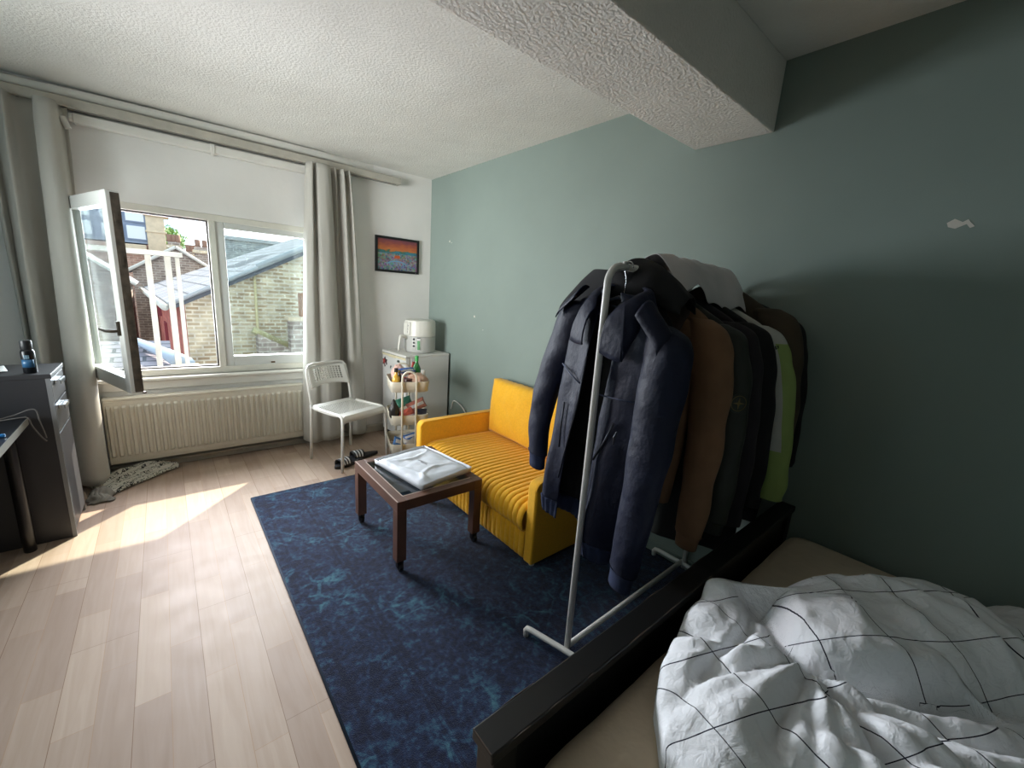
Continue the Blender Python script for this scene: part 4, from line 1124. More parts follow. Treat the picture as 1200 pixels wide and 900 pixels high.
# can on top
cn_ = thing('spray_can', (-.545, 3.095, .9085), 'black deodorant spray can with blue label standing on the cabinet', 'can')
bm = B(); lathe(bm, [(.022, 0), (.025, .004), (.025, .105), (.022, .115), (.017, .12)], 24); link('body', bm, M('black can', '#17191d', .3, .3), cn_, smooth=True, angle=50)
bm = B(); lathe(bm, [(.019, .116), (.021, .12), (.021, .158), (.019, .164), (.008, .165)], 24); link('cap', bm, M('black cap plastic', '#1b1d1f', .45), cn_, smooth=True, angle=50)
bm = B(); sheet(bm, lambda u, v: (.0254*math.cos(lerp(-2.6, -.7, u)), .0254*math.sin(lerp(-2.6, -.7, u)), lerp(.03, .07, v)), 10, 1); lb = link('label', bm, M('blue label', '#2f5f86', .35), cn_, smooth=True, solid=.0006, offset=1)
bm = B()
for k in range(4):
    sheet(bm, lambda u, v: (.0262*math.cos(lerp(-2.0+.2*k, -1.88+.2*k, u)), .0262*math.sin(lerp(-2.0+.2*k, -1.88+.2*k, u)), lerp(.074, .092, v)), 3, 1)
link('lettering', bm, M('silver lettering', '#7fa0b5', .3), cn_, solid=.0004)
bm = B(); sheet(bm, lambda u, v: (lerp(-.14, .05, u), lerp(-.10, .08, v), .001+.004*nz(u*3, v*3)+.006*max(0, u-.7)), 10, 8); o = link('paper_sheet', bm, M('white paper', '#d8d8d6', .7), smooth=True, solid=.0008)
prop(o, 'white sheet of paper lying at the left on the cabinet top', 'paper'); o.location = (-.70, 3.22, .912); o.rotation_euler = (0, 0, .25)

dk = thing('desk', (-.572, 3.025, 0), 'dark topped desk with pale edge in front of the cabinet', 'desk')
bm = B(); box(bm, -1.1, 0, -.86, 0, .662, .694); tp = link('top', bm, M('dark desk laminate', '#26272d', .3, var=(6, .15)), dk, bevel=.001)
bm = B(); box(bm, -.001, .0015, -.86, 0, .661, .695); box(bm, -1.1, 0, -.8615, -.859, .661, .695); link('edge_band', bm, M('pale grey edging', '#96958f', .35), tp)
for x, y in ((-.065, -.045), (-.065, -.81), (-1.04, -.045), (-1.04, -.81)):
    bm = B(); lathe(bm, [(.022, 0), (.024, .004), (.024, .05), (.025, .055), (.025, .655), (.045, .658), (.045, .662)], 20, (x, y, 0)); link('leg', bm, M('black lacquered leg', '#17171a', .25), dk, smooth=True, angle=40)
mk = thing('marker_pen', (-.585, 2.71, .703), 'blue marker pen lying on the desk edge', 'pen', rz=math.radians(172))
bm = B(); tube(bm, [(0, 0, 0), (.004, 0, 0), (.085, 0, 0)], [.006, .0085, .0085], 12); link('barrel', bm, M('bright blue plastic', '#2f7fc0', .3), mk, smooth=True, angle=40)
bm = B(); tube(bm, [(.085, 0, 0), (.088, 0, 0), (.135, 0, 0), (.14, 0, 0)], [.0088, .0095, .0095, .006], 12); link('cap', bm, M('dark blue cap', '#1f4f86', .3), mk, smooth=True, angle=40)
def cord(pts, r, label, m, n=40):
    bm = B(); tube(bm, [cat_rom(pts, i/n) for i in range(n+1)], r, 8); return prop(link('cable', bm, m, smooth=True), label, 'cable')
GC = M('grey cable', '#6e6a68', .5)
cord([(-1.1, 2.86, .70), (-.9, 2.93, .70), (-.75, 2.95, .70), (-.66, 2.985, .70), (-.60, 2.99, .705), (-.565, 2.995, .702), (-.555, 2.99, .66), (-.53, 2.985, .60), (-.515, 2.985, .575)], .0035, 'grey cable lying across the desk with its plug end over the corner', GC)
cord([(-1.1, 2.91, .70), (-.9, 2.96, .70), (-.72, 2.97, .70), (-.62, 3.0, .715), (-.56, 3.0, .74), (-.535, 2.998, .735), (-.528, 2.995, .68), (-.518, 2.99, .62), (-.514, 2.987, .59)], .0028, 'thin grey cable looping above the desk corner', GC)
# ------------------------------------------------------------------ bed
BLK = M('black painted wood', '#121212', .42, var=(6, .2), bump=(90, .12, .001))
WORN = M('scuffed bare edge', '#4a3b30', .6, var=(30, .5))
bd = thing('bed', (.40, 0, 0), 'black wooden bed with a thick footboard beside the clothes rack', 'bed')
bm = B(); box(bm, 0, 1.715, .455, .522, .575, .602); fb_ = link('footboard_cap', bm, BLK, bd, bevel=.004)
bm = B(); rr = random.Random(4)
for (y, z) in ((.4555, .602), (.5215, .602)):
    x = .02
    while x < 1.3:
        L = rr.uniform(.02, .12); x += rr.uniform(.02, .16)
        if y < .5 or rr.random() < .4: tube(bm, [(x, y, z-.0012), (x+L*.5, y, z-.0008), (x+L, y, z-.0012)], [.0004, .0016, .0004], 6)
        x += L
tube(bm, [(.001, .46, .6012), (.001, .52, .6012)], .0013, 6)
prop(link('scuffs', bm, WORN, fb_), kind='stuff')
bm = B(); box(bm, .02, 1.70, .475, .51, .12, .576); link('footboard', bm, BLK, bd, bevel=.003)
for x in (.012, 1.65):
    bm = B(); box(bm, x, x+.06, .462, .518, .0115, .576); link('leg', bm, BLK, bd, bevel=.003)
for x in (.035, 1.665):
    bm = B(); box(bm, x, x+.03, -1.62, .47, .20, .40); link('side_rail', bm, BLK, bd, bevel=.003)
bm = B(); box(bm, 0, 1.715, -1.68, -1.62, 0, .85); link('headboard', bm, BLK, bd, bevel=.004)
bm = B(); box(bm, .06, 1.66, -1.6, .46, .22, .25); link('slat_base', bm, BLK, bd)
SHEET = M('taupe fitted sheet', '#d3c1a9', .9, var=(5, .05), bump=(9, .5, .02), sheen=.1)
bm = B()
def matt(u, v):
    # rounded box top: u round the outline, v from bottom to the centre
    x0, x1, y0, y1, r = .475, 2.062, -1.6, .445, .07
    P = []
    for cx, cy, a0 in ((x1-r, y1-r, 0), (x0+r, y1-r, .5*PI), (x0+r, y0+r, PI), (x1-r, y0+r, 1.5*PI)):
        for i in range(7): P.append((cx+r*math.cos(a0+.5*PI*i/6), cy+r*math.sin(a0+.5*PI*i/6)))
    P.append(P[0])
    return P
ring = matt(0, 0)[:-1]
# densify
dens = []
for a, b_ in zip(ring, ring[1:]+ring[:1]):
    d = math.hypot(b_[0]-a[0], b_[1]-a[1]); n = max(1, int(d/.05))
    for i in range(n): dens.append((lerp(a[0], b_[0], i/n), lerp(a[1], b_[1], i/n)))
c = (1.27, -.58)
rows = []
for s, z in ((.985, .255), (1, .29), (1.002, .40), (1, .455), (.992, .485), (.975, .504), (.94, .514), (.8, .518), (.5, .52), (.2, .52)):
    row = []
    for x, y in dens:
        px, py = c[0]+(x-c[0])*s, c[1]+(y-c[1])*(1-(1-s)*.8)
        zz = z+(.004*nz(px*3, py*3, 4.) if z > .5 else 0)+.006*nz(px*9, py*9, z*6)*(1 if .26 < z < .5 else .2)
        row.append(bm.verts.new((px, py, zz)))
    rows.append(row)
for a, b_ in zip(rows, rows[1:]):
    n = len(a)
    for i in range(n): bm.faces.new((a[i], a[(i+1) % n], b_[(i+1) % n], b_[i]))
bm.faces.new(rows[-1]); bm.faces.new(rows[0][::-1])
prop(link('mattress', bm, SHEET, smooth=True), 'mattress in a taupe fitted sheet lying in the black bed frame', 'mattress')

# ------------------------------------------------------------------ clothes rack
RKW = M('white rack lacquer', '#dcdad5', .35)
rk = thing('clothes_rack', (0, 0, 0), 'white metal clothes rack full of jackets at the foot of the bed', 'clothes rack')
RZ, RY = 1.568, .893
XN, XF = 1.15, 2.10
bm = B(); tube(bm, [(XN, RY, .03), (XN, RY, 1.455)]+arc((XN+.06, RY, RZ-.06), .06, PI, .5*PI, 10, 'xz')+[(XN+.10, RY, RZ)], .0125, 14); link('pole', bm, RKW, rk, smooth=True)
bm = B(); tube(bm, [(XF, RY, .03), (XF, RY, 1.455)]+arc((XF-.06, RY, RZ-.06), .06, 0, .5*PI, 10, 'xz')+[(XF-.10, RY, RZ)], .0125, 14); link('pole', bm, RKW, rk, smooth=True)
bm = B(); tube(bm, [(XN+.095, RY, RZ), (XF-.095, RY, RZ)], .0125, 14); link('top_rail', bm, RKW, rk, smooth=True)
bm = B(); lathe(bm, [(.009, 0), (.010, .01)], 10); s_ = link('screw', bm, RKW, rk, smooth=True); s_.location = (XN+.082, RY-.004, RZ+.008)
for x, dx in ((XN-.022, -.045), (XF-.012, 0.)):
    bm = B(); tube(bm, [(x+dx, RY+.175, .012), (x+dx, RY+.178, .038), (x+dx*.97, RY+.170, .052), (x+dx*.9, RY+.150, .056), (x, RY, .056), (x-dx*.8, RY-.15, .056), (x-dx, RY-.172, .05), (x-dx, RY-.178, .035), (x-dx, RY-.175, .012)], .0115, 12); link('foot', bm, RKW, rk, smooth=True)
bm = B(); tube(bm, [(XN, RY, .062), (XF, RY+.012, .062)], .0115, 12); link('base_bar', bm, RKW, rk, smooth=True)

# ------------------------------------------------------------------ garments
def ring_pt(a, b, th):
    c, s = math.cos(th), math.sin(th)
    return (-b*math.copysign(abs(c)**.85, c), a*math.copysign(abs(s)**.8, s))
def garment(name, label, cat, X, Y, ztop, rot, hw, hem, L, dep, mat, sl=None, gap=None, seed=0, neck=.075, slope_=.085,
            sleeve_mat=None, cuff=None, hemband=None, cuff_mat=None, collar=None, fold=.012, lining=None, sw=1.0, sleeve_split=None):
    t = thing(name, (X, Y, ztop), label, cat, rot=rot, group='jackets and coats on the clothes rack')
    zs = [0, .012, .028, .045, .062, slope_, slope_+.03, slope_+.07]+[slope_+.07+(L-slope_-.07)*i/16 for i in range(1, 17)]
    def half(z):
        if z < slope_: return lerp(neck, hw-.012, (z/slope_)**.92), lerp(.055, dep*.72, z/slope_)
        k = (z-slope_)/(L-slope_)
        a = interp([(0, hw-.012), (.06, hw), (.2, hw*.985), (.6, lerp(hw, hem, .55)), (.92, hem), (1, hem*.97)], k)
        b = interp([(0, dep*.72), (.12, dep), (.6, dep*1.05), (1, dep*.95)], k)
        return a, b
    bm = B(); nu = 64
    def fn(u, v):
        z = zs[int(round(v*(len(zs)-1)))]
        a, b = half(z); k = max(0, (z-slope_)/(L-slope_))
        g = interp(gap, z) if gap else 0
        th0 = math.asin(min(.99, (g/a)))**1.0 if g else 0
        th = lerp(th0, 2*PI-th0, u) if gap else 2*PI*u
        x, y = ring_pt(a, b, th)
        fr = -math.cos(th)
        f = fold*k*(math.sin(y*38+seed+z*2.5)*.8+.8*math.sin(y*21+seed*2.1-z*3))*(1 if abs(fr) > .15 else .4)
        f += .010*nz(y*8+seed, z*5, seed*3.)+.006*nz(y*20, z*14, seed*2.+1)*min(1, z*8)
        y += .010*nz(z*6, seed*1.7, x*10)*min(1, z*6)
        zz = -z+(.012*nz(y*5, seed, 3.) if z > L*.9 else 0)
        if z < slope_: zz = -z+.0
        return (x+f, y, zz)
    sheet(bm, fn, nu, len(zs)-1, closed_u=not gap)
    if not gap:
        pass
    body = link('body', bm, [mat] if not lining else [mat, lining], t, smooth=True, solid=.005, sub=1)
    if lining: 
        body.modifiers['solid'].material_offset = 1
    # sleeves
    for s in (-1, 1):
        P = (sl or {}).get(s)
        if P is False: continue
        if not P: P = [(0, s*(hw-.05), -.085), (0, s*(hw-.005), -.13), (.0, s*(hw+.03), -.26), (-.004, s*(hw+.045), -.45), (-.012, s*(hw+.05), -.62), (-.02, s*(hw+.045), -.74)]
        R_ = [.045, .072, .074, .066, .057, .05]
        bm = B(); n = 34
        pts = [Vector(cat_rom(P, i/n)) for i in range(n+1)]
        rad = [cat_rom([(r,) for r in R_], i/n)[0]*sw for i in range(n+1)]
        fr = ring_frames(pts); rings = []
        for i, ((p, tt, up_, vv), r) in enumerate(zip(fr, rad)):
            rg = []
            for k in range(20):
                a = 2*PI*k/20
                d = Vector((math.cos(a)*.72, math.sin(a), 0))
                w = 1+.10*nz(math.cos(a)*1.3+seed, math.sin(a)*1.3, i*.32+s*5)+.07*math.sin(i*.9+math.cos(a)*2+seed)*(1 if i > n*.35 else .5)*(.5+.5*nz(i*.2, seed, s*3.))
                rg.append(bm.verts.new(p+d*r*w))
            rings.append(rg)
        for i, (a, b_) in enumerate(zip(rings, rings[1:])):
            for k in range(20):
                f_ = bm.faces.new((a[k], a[(k+1) % 20], b_[(k+1) % 20], b_[k]))
                if sleeve_split: f_.material_index = sleeve_split(s, i/n, 2*PI*(k+.5)/20)
        bm.faces.new(rings[0]); 
        sm = sleeve_mat or mat
        so_ = link('sleeve', bm, sm, t, smooth=True, sub=1)
        if not cuff: so_.modifiers.new('solid', 'SOLIDIFY').thickness = -.004
        if cuff:
            p, q = pts[-1], pts[-2]; d = (p-q).normalized()
            bm = B(); r = rad[-1]
            prof = [(1.0, 0), (.86, .012), (.80, .03), (.80, cuff*.8), (.78, cuff), (.6, cuff+.002)]
            rings = []
            for m_, l_ in prof:
                c_ = p+d*l_
                rings.append([bm.verts.new(c_+Vector((math.cos(2*PI*k/24)*.72*r*m_*(1+.03*(k % 2)), math.sin(2*PI*k/24)*r*m_*(1+.03*(k % 2)), 0))) for k in range(24)])
            for a, b_ in zip(rings, rings[1:]):
                for k in range(24): bm.faces.new((a[k], a[(k+1) % 24], b_[(k+1) % 24], b_[k]))
            bm.faces.new(rings[-1])
            link('cuff', bm, cuff_mat or mat, t, smooth=True)
    if hemband:
        bm = B(); a, b = half(L)
        def hb(u, v):
            g = interp(gap, L) if gap else 0
            th0 = math.asin(min(.99, g/a)) if g else 0
            th = lerp(th0, 2*PI-th0, u) if gap else 2*PI*u
            x, y = ring_pt(a*(.97-.05*math.sin(PI*v)*0-.04*v), b*(1.05-.1*v), th)
            f = fold*(math.sin(y*38+seed+L*2.5)*.8+.8*math.sin(y*21+seed*2.1-L*3))*(1-.4*v)+.003*math.sin(y*260)
            return (x+f, y, -L+.006-hemband*v+.012*nz(y*5, seed, 3.))
        sheet(bm, hb, 150, 4, closed_u=not gap); link('hem_band', bm, cuff_mat or mat, t, smooth=True, solid=.006)
    if collar:
        sy, sz, m_ = collar
        INN = [(.050, 0, .016), (.046, .040, .014), (.028, .070, .008), (-.010, .077, -.006), (-.040, .070, -.024), (-.052, .064, -.036), (-.060, .054, -.052), (-.066, .046, -.072)]
        OUT = [(.078, 0, -.058), (.074, .075, -.056), (.045, .128, -.056), (-.035, .150, -.10), (-.076, .146, -.200), (-.078, .142, -.212), (-.084, .100, -.214), (-.090, .050, -.206)]
        bm = B()
        def cf(u, v):
            q = abs(2*u-1); sg_ = 1 if u > .5 else -1
            i_, o__ = cat_rom(INN, q), cat_rom(OUT, q)
            k = math.sin(v*PI*.5)
            roll = .020*math.sin(PI*min(1, v*1.7))*(1-.55*q**2)
            x = lerp(i_[0], o__[0], k)-(.006+.010*math.sin(PI*v))*q
            y = lerp(i_[1], o__[1]*sy, k); z = lerp(i_[2], o__[2]*sz, v**1.15)
            return (x, sg_*y, z+roll+.004*nz(u*8, v*4, seed))
        sheet(bm, cf, 112, 9); link('collar', bm, m_, t, smooth=True, solid=.005)
    return t, half

def hanger(X, Y, ztop, label, rot=(0, 0, 0), w=.2, hookm=None, barm=None, bars=1):
    t = thing('coat_hanger', (X, Y, ztop), label, 'hanger', rot=rot, group='hangers on the clothes rack')
    bm = B(); cz = RZ-ztop
    tube(bm, [(0, -.004, -.02), (0, 0, cz-.05), (0, .006, cz-.03), (0, .018, cz-.012)]+arc((0, 0, cz+.0), .0185, -.3, PI*1.02, 12, 'yz'), .0022, 8); link('hook', bm, hookm or CHR, t, smooth=True)
    bm = B(); tube(bm, [(0, -w, -.085), (0, -w*.5, -.045), (0, -.02, -.015), (0, .02, -.015), (0, w*.5, -.045), (0, w, -.085)], .006, 8, flat=1.0)
    if bars:
        tube(bm, [(0, -w*.5, -.05), (0, w*.5, -.05)], .003, 8); tube(bm, [(0, -w*.95, -.09), (0, w*.95, -.09)], .004, 8)
    link('arms', bm, barm or M('black hanger plastic', '#17181a', .35), t, smooth=True); return t

LEA = M('navy leather', '#151b30', .6, var=(7, .2), bump=(13, .55, .02), spec=.28)
LEA2 = M('navy ribbed knit', '#1f2a47', .9, bump=(120, .4, .002))
DARKLIN = M('black quilted lining', '#0b0c10', .8)
STITCH = M('pale seam thread', '#3a4460', .6)
navy, nhalf = garment('leather_jacket', 'navy leather jacket with wide collar and ribbed cuffs, nearest on the white rack', 'jacket',
    1.235, .885, 1.487, (math.radians(7.5), 0, math.radians(-12)), .262, .235, .94, .058, LEA,
    sl={1: [(0, .20, -.075), (0, .245, -.12), (.0, .295, -.28), (-.01, .345, -.46), (-.02, .355, -.64), (-.025, .325, -.80)],
        -1: [(0, -.20, -.075), (-.002, -.245, -.12), (-.012, -.270, -.28), (-.03, -.30, -.48), (-.045, -.325, -.70), (-.05, -.335, -.90)]},
    gap=[(0, .035), (.06, .05), (.25, .045), (.45, .035), (.6, .05), (.9, .075)], seed=2, neck=.08, cuff=.07, hemband=.075, cuff_mat=LEA2, collar=(1.0, 1.0, LEA), fold=.020, lining=DARKLIN, sw=1.13)
navy['label'] = 'navy leather jacket with wide collar, hanging nearest behind the white rack pole'
def on_front(t, half, pts, r, m, name, off=.012):
    bm = B(); 
    P = []
    for y, z in pts:
        a, b = half(z); s = max(-.98, min(.98, y/a)); sn = math.copysign(abs(s)**(1/.8), s); c_ = math.sqrt(1-sn*sn)**.85
        P.append((-b*c_-off, y, -z))
    tube(bm, P, r, 6); return link(name, bm, m, t, smooth=True)
ZIP = M('dark metal zip', '#4a4d55', .35, .8)
on_front(navy, nhalf, [(-.10, .60), (-.13, .52), (-.155, .43)], .004, ZIP, 'pocket_zip')
on_front(navy, nhalf, [(.115, .66), (.13, .56), (.135, .47)], .004, ZIP, 'pocket_zip')
on_front(navy, nhalf, [(-.046, .25), (-.05, .45), (-.065, .6), (-.085, .79)], .0035, ZIP, 'front_zip', .010)
on_front(navy, nhalf, [(.048, .25), (.05, .45), (.065, .6), (.085, .79)], .0035, ZIP, 'front_zip', .010)
on_front(navy, nhalf, [(-.06, .36), (-.14, .345), (-.215, .33)], .0025, STITCH, 'seam', .011)
on_front(navy, nhalf, [(.06, .36), (.14, .345), (.215, .33)], .0025, STITCH, 'seam', .011)
bm = B(); tube(bm, [(-.10, -.215, -.43), (-.105, -.213, -.45), (-.10, -.21, -.48)], [.004, .005, .002], 6); link('zip_pull', bm, ZIP, navy)
for s in (-1, 1):
    bm = B()
    def ep(u, v):
        y = lerp(.165, .278, u); z = lerp(-.05, -.135, u)
        x = lerp(-.088, -.022, v)
        return (x*(1-.10*u), s*y, z+.040+.012*(1-abs(2*v-1)**2)-.012*(u > .96)-.045*(1-v)**2)
    sheet(bm, ep, 14, 6); e_ = link('epaulette', bm, LEA, navy, smooth=True, solid=.004)
    bm = B(); lathe(bm, [(.007, 0), (.008, .003), (.003, .005)], 12); b_ = link('button', bm, M('brown metal button', '#6b5648', .35, .7), e_, smooth=True); b_.location = (-.068, s*.182, -.052); b_.rotation_euler = (0, -.9, 0)
hanger(1.24, .888, 1.478, 'dark hanger with a silver hook inside the navy leather jacket', rot=(math.radians(7), 0, math.radians(-10)), w=.19, barm=M('dark slim hanger', '#2a2e36', .35))

BKC = M('black wool', '#0d0d0f', .9, var=(9, .3), bump=(60, .3, .003))
coat, _ = garment('coat', 'black coat bulging over the rail behind the navy leather jacket', 'coat', 1.315, .985, 1.562, (math.radians(4), 0, math.radians(-4)), .29, .13, .70, .034, BKC, sl={1: False, -1: False}, seed=11, neck=.10, slope_=.15, fold=.006)
bm = B(); 
def hood(u, v):
    a = PI*u; k = math.sin(PI*v)
    yy = -.30+.40*v
    w = .085*(.55+.45*k)
    return (-w*math.cos(a)*1.05+.03*(1-v)*0+.045, yy+.015*nz(u*4, v*5, 3.), -.06-.10*abs(v-.62)+.120*math.sin(a)*(.5+.5*k)+.010*nz(u*6, v*7))
sheet(bm, hood, 20, 26); link('hood', bm, BKC, coat, smooth=True, solid=.008, sub=1)

TAN = M('tan corduroy', '#7c5c42', .85, var=(10, .12), bump=(90, .3, .003))
DBR = M('dark brown corduroy', '#33261f', .9, var=(30, .2), bump=(150, .4, .002))
def sleeveR(hw, dy=.0, L=.83, dx=0.):
    return [(0, -(hw-.05), -.085), (0, -(hw-.005), -.13), (.0, -(hw+.035+dy*.3), -.26), (-.004, -(hw+.065+dy*.6), -.45), (-.012+dx, -(hw+.085+dy), -.66), (-.02+dx, -(hw+.09+dy), -L)]
br, bh = garment('work_jacket', 'tan work jacket with dark brown corduroy collar, behind the navy leather one', 'jacket', 1.45, .91, 1.505, (math.radians(2), 0, math.radians(-5)), .262, .235, .80, .048, TAN, sl={-1: sleeveR(.262, -.01, .85), 1: False}, seed=5, neck=.085, collar=(1.25, .85, DBR), cuff=.055, fold=.010)
bm = B(); bm2 = None
def cape(u, v):
    a, b = bh(lerp(.03, .165, v)); y = -lerp(.07, a*1.02+.018, u)
    s = min(.97, abs(y)/max(.1, a)); c_ = math.sqrt(max(.02, 1-s**2.4))
    return (-b*c_-.016, y, -lerp(.03+.06*u, .165-.02*u, v))
sheet(bm, cape, 10, 8); link('yoke_flap', bm, TAN, br, smooth=True, solid=.005)

OLV = M('dark olive nylon', '#23261f', .6, var=(8, .2), bump=(30, .3, .004))
ol, _ = garment('jacket', 'dark olive jacket with a round star badge on the sleeve, behind the tan one', 'jacket', 1.555, .905, 1.485, (math.radians(1), 0, math.radians(-3)), .265, .24, .98, .036, OLV, sl={-1: sleeveR(.265, -.005, .80), 1: False}, seed=8, neck=.08, fold=.008, cuff=.05)
bd_ = thing('dummy', (0, 0, 0), 'x', 'x'); bpy.data.objects.remove(bd_)
bm = B(); lathe(bm, [(.034, 0), (.036, .003), (.033, .005)], 24); bg_ = link('badge', bm, M('dark green badge rim', '#262c24', .6), ol, smooth=True, angle=40)
bm = B(); prism(bm, [((.022 if i % 2 == 0 else .005)*math.cos(2*PI*i/8), (.022 if i % 2 == 0 else .005)*math.sin(2*PI*i/8)) for i in range(8)], 'z', .005, .0065); tube(bm, [(.027*math.cos(2*PI*i/24), .027*math.sin(2*PI*i/24), .0055) for i in range(25)], .0012, 6); link('badge_star', bm, M('ochre star thread', '#6e6038', .7), bg_)
bg_.location = (-.036, -.362, -.345); bg_.rotation_euler = (math.radians(90), 0, math.radians(-32))
PUR = M('dark plum wool', '#1f1a20', .9, var=(12, .2), bump=(70, .3, .003))
pl, _ = garment('coat', 'dark plum grey coat hanging between the olive jacket and the long black coat', 'coat', 1.65, .90, 1.485, (0, 0, math.radians(-2)), .258, .24, 1.02, .036, PUR, sl={-1: sleeveR(.25, .0, .845), 1: False}, seed=3, neck=.08, fold=.008)
bm = B(); tube(bm, [cat_rom([(-.05, -.21, -.12), (-.055, -.27, -.3), (-.058, -.32, -.55), (-.06, -.335, -.84)], i/12) for i in range(13)], .004, 6); link('piping', bm, M('greyish plum piping', '#4a424a', .7), pl, smooth=True)
bl_, _ = garment('coat', 'long plain black coat beside the white and lime jacket', 'coat', 1.76, .90, 1.485, (0, 0, 0), .262, .345, 1.06, .044, BKC, sl={-1: sleeveR(.255, .005, .80), 1: False}, seed=9, neck=.08, fold=.010)
LIM = M('lime green fabric', '#93a860', .75, var=(15, .06)); OFFW = M('off white fabric', '#b9b9b2', .8, var=(15, .05))
lm_, _ = garment('track_jacket', 'off white track jacket with lime green sleeve, hanging behind the long black coat', 'jacket', 1.865, .895, 1.475, (0, 0, math.radians(2)), .268, .24, .74, .036, OFFW,
    sl={-1: sleeveR(.268, .035, .77, -.01), 1: False}, seed=6, neck=.08, fold=.008, sleeve_mat=[OFFW, LIM], sleeve_split=lambda s, k, a: 1 if (math.cos(a) > -.72 and k > .22 or k > .70) else 0)
bm = B(); box(bm, -.002, .002, -.006, -.003, -.012, .012); box(bm, -.002, .002, .003, .006, -.012, .012); box(bm, -.002, .002, -.004, .004, -.002, .002); em = link('emblem', bm, M('black emblem', '#161616', .6), lm_); em.location = (-.045, -.325, -.165); em.rotation_euler = (-.25, 0, .7)
DKB = M('brown olive canvas', '#43382a', .85, var=(9, .2), bump=(80, .3, .003))
kb, _ = garment('jacket', 'brown canvas jacket hanging second from the green wall', 'jacket', 1.955, .895, 1.545, (0, 0, math.radians(2)), .27, .31, .98, .034, DKB, sl={-1: sleeveR(.27, .0, .64), 1: False}, seed=14, neck=.08, slope_=.11, fold=.008)
lb_, _ = garment('jacket', 'black jacket hanging last on the rack against the green wall', 'jacket', 2.04, .895, 1.52, (0, 0, math.radians(2)), .27, .32, 1.05, .032, BKC, sl={-1: sleeveR(.27, .0, .72), 1: False}, seed=16, neck=.08, slope_=.10, fold=.008)
BKP = M('black hook plastic', '#0f0f10', .3)
hanger(2.02, .885, 1.545, 'black hanger with plastic hook holding the brown canvas jacket', hookm=BKP, barm=BKP, bars=0)
hanger(2.055, .885, 1.53, 'black hanger with plastic hook holding the last black jacket', hookm=BKP, barm=BKP, bars=0)

WSH = M('white cotton shirt', '#cfcaca', .85, var=(10, .03), bump=(24, .4, .006))
bm = B()
LOW = [(1.36, 1.502), (1.385, 1.49), (1.45, 1.515), (1.51, 1.522), (1.56, 1.50), (1.64, 1.468), (1.70, 1.455), (1.80, 1.452), (1.90, 1.452), (1.95, 1.45)]
def wsf(u, v):
    x = lerp(1.40, 1.95, u)
    zl = interp(LOW, x)
    if v < .5:
        k = v/.5; y = lerp(.755-.01*math.sin(u*9), RY, k); z = lerp(zl, 1.618, math.sin(k*PI/2)**.75)
    else:
        k = (v-.5)/.5; y = lerp(RY, 1.06, k); z = lerp(1.618, 1.45, k**1.9)
    top = math.exp(-((v-.5)/.28)**2)
    z += .020*top*(1-.9*abs(nz(x*6, 2.)))+.012*top*nz(x*14, v*3, 1.)+.010*math.sin(x*38+v*7)*(1-top)
    y += .012*nz(x*9, v*5, 5.)
    return (x+.05*(v-.5)*(1-u), y, z)
sheet(bm, wsf, 60, 30)
ws = link('shirt', bm, WSH, smooth=True, solid=.003, sub=1)
prop(ws, 'greyish white shirt thrown over the top of the hanging jackets', 'shirt')

# ------------------------------------------------------------------ towel and cloth on the floor
def towel_mat():
    m, nt, b = base_mat('grey cloth with black lettering')
    tc = nt.new('ShaderNodeTexCoord')
    mp = nt.new('ShaderNodeMapping'); mp.inputs['Scale'].default_value = (8, 5, 1); nt.link(tc.outputs['UV'], mp.inputs[0])
    br_ = nt.new('ShaderNodeTexNoise', i_Scale=2.1, i_Detail=0.); br_.inputs['Distortion'].default_value = 1.8; nt.link(mp.outputs[0], br_.inputs['Vector'])
    sep = nt.new('ShaderNodeSeparateXYZ'); nt.link(tc.outputs['UV'], sep.inputs[0])
    sn = nt.new('ShaderNodeMath', operation='SINE'); ml = nt.new('ShaderNodeMath', operation='MULTIPLY', i_1=44.); nt.link(sep.outputs['Y'], ml.inputs[0]); nt.link(ml.outputs[0], sn.inputs[0])
    g1 = nt.new('ShaderNodeMath', operation='GREATER_THAN', i_1=-.25); nt.link(sn.outputs[0], g1.inputs[0])
    ab = nt.new('ShaderNodeMath', operation='SUBTRACT', i_1=.5); nt.link(br_.outputs['Fac'], ab.inputs[0])
    ab2 = nt.new('ShaderNodeMath', operation='ABSOLUTE'); nt.link(ab.outputs[0], ab2.inputs[0])
    g2 = nt.new('ShaderNodeMath', operation='LESS_THAN', i_1=.07); nt.link(ab2.outputs[0], g2.inputs[0])
    mu = nt.new('ShaderNodeMath', operation='MULTIPLY'); nt.link(g1.outputs[0], mu.inputs[0]); nt.link(g2.outputs[0], mu.inputs[1])
    mx = nt.new('ShaderNodeMix', data_type='RGBA'); mx.inputs[6].default_value = lin('#c4c0b2'); mx.inputs[7].default_value = lin('#1c1a19')
    nt.link(mu.outputs[0], mx.inputs[0]); nt.link(mx.outputs[2], b.inputs['Base Color']); b.inputs['Roughness'].default_value = .9
    return m
bm = B()
def tw(u, v):
    k = u; ax = lerp(-.43, -.06, u); ay = lerp(3.60, 3.865, u**.9)
    w = .22*(1-.35*u); d = Vector((-.36, .50, 0)).normalized()
    q = v-.5
    z = .016+.075*(v**1.5)*(1-abs(2*u-1)**4)+.020*abs(math.sin(v*11+u*6))*(.3+.7*u)+.012*nz(u*7, v*7, 2.)
    x, y = ax+d.x*q*w+.012*nz(u*6, v*3), ay+d.y*q*w+.012*nz(u*5, v*4, 5.)
    z *= .35+.65*math.sin(PI*min(1, max(0, v)))**.3
    return (x, min(y, 3.885), max(.004, z))
sheet(bm, tw, 60, 40, uv=lambda a, b: (a, b)); prop(link('towel', bm, towel_mat(), smooth=True, solid=.006, offset=1), 'crumpled pale grey cloth with black lettering under the radiator', 'towel')
bm = B()
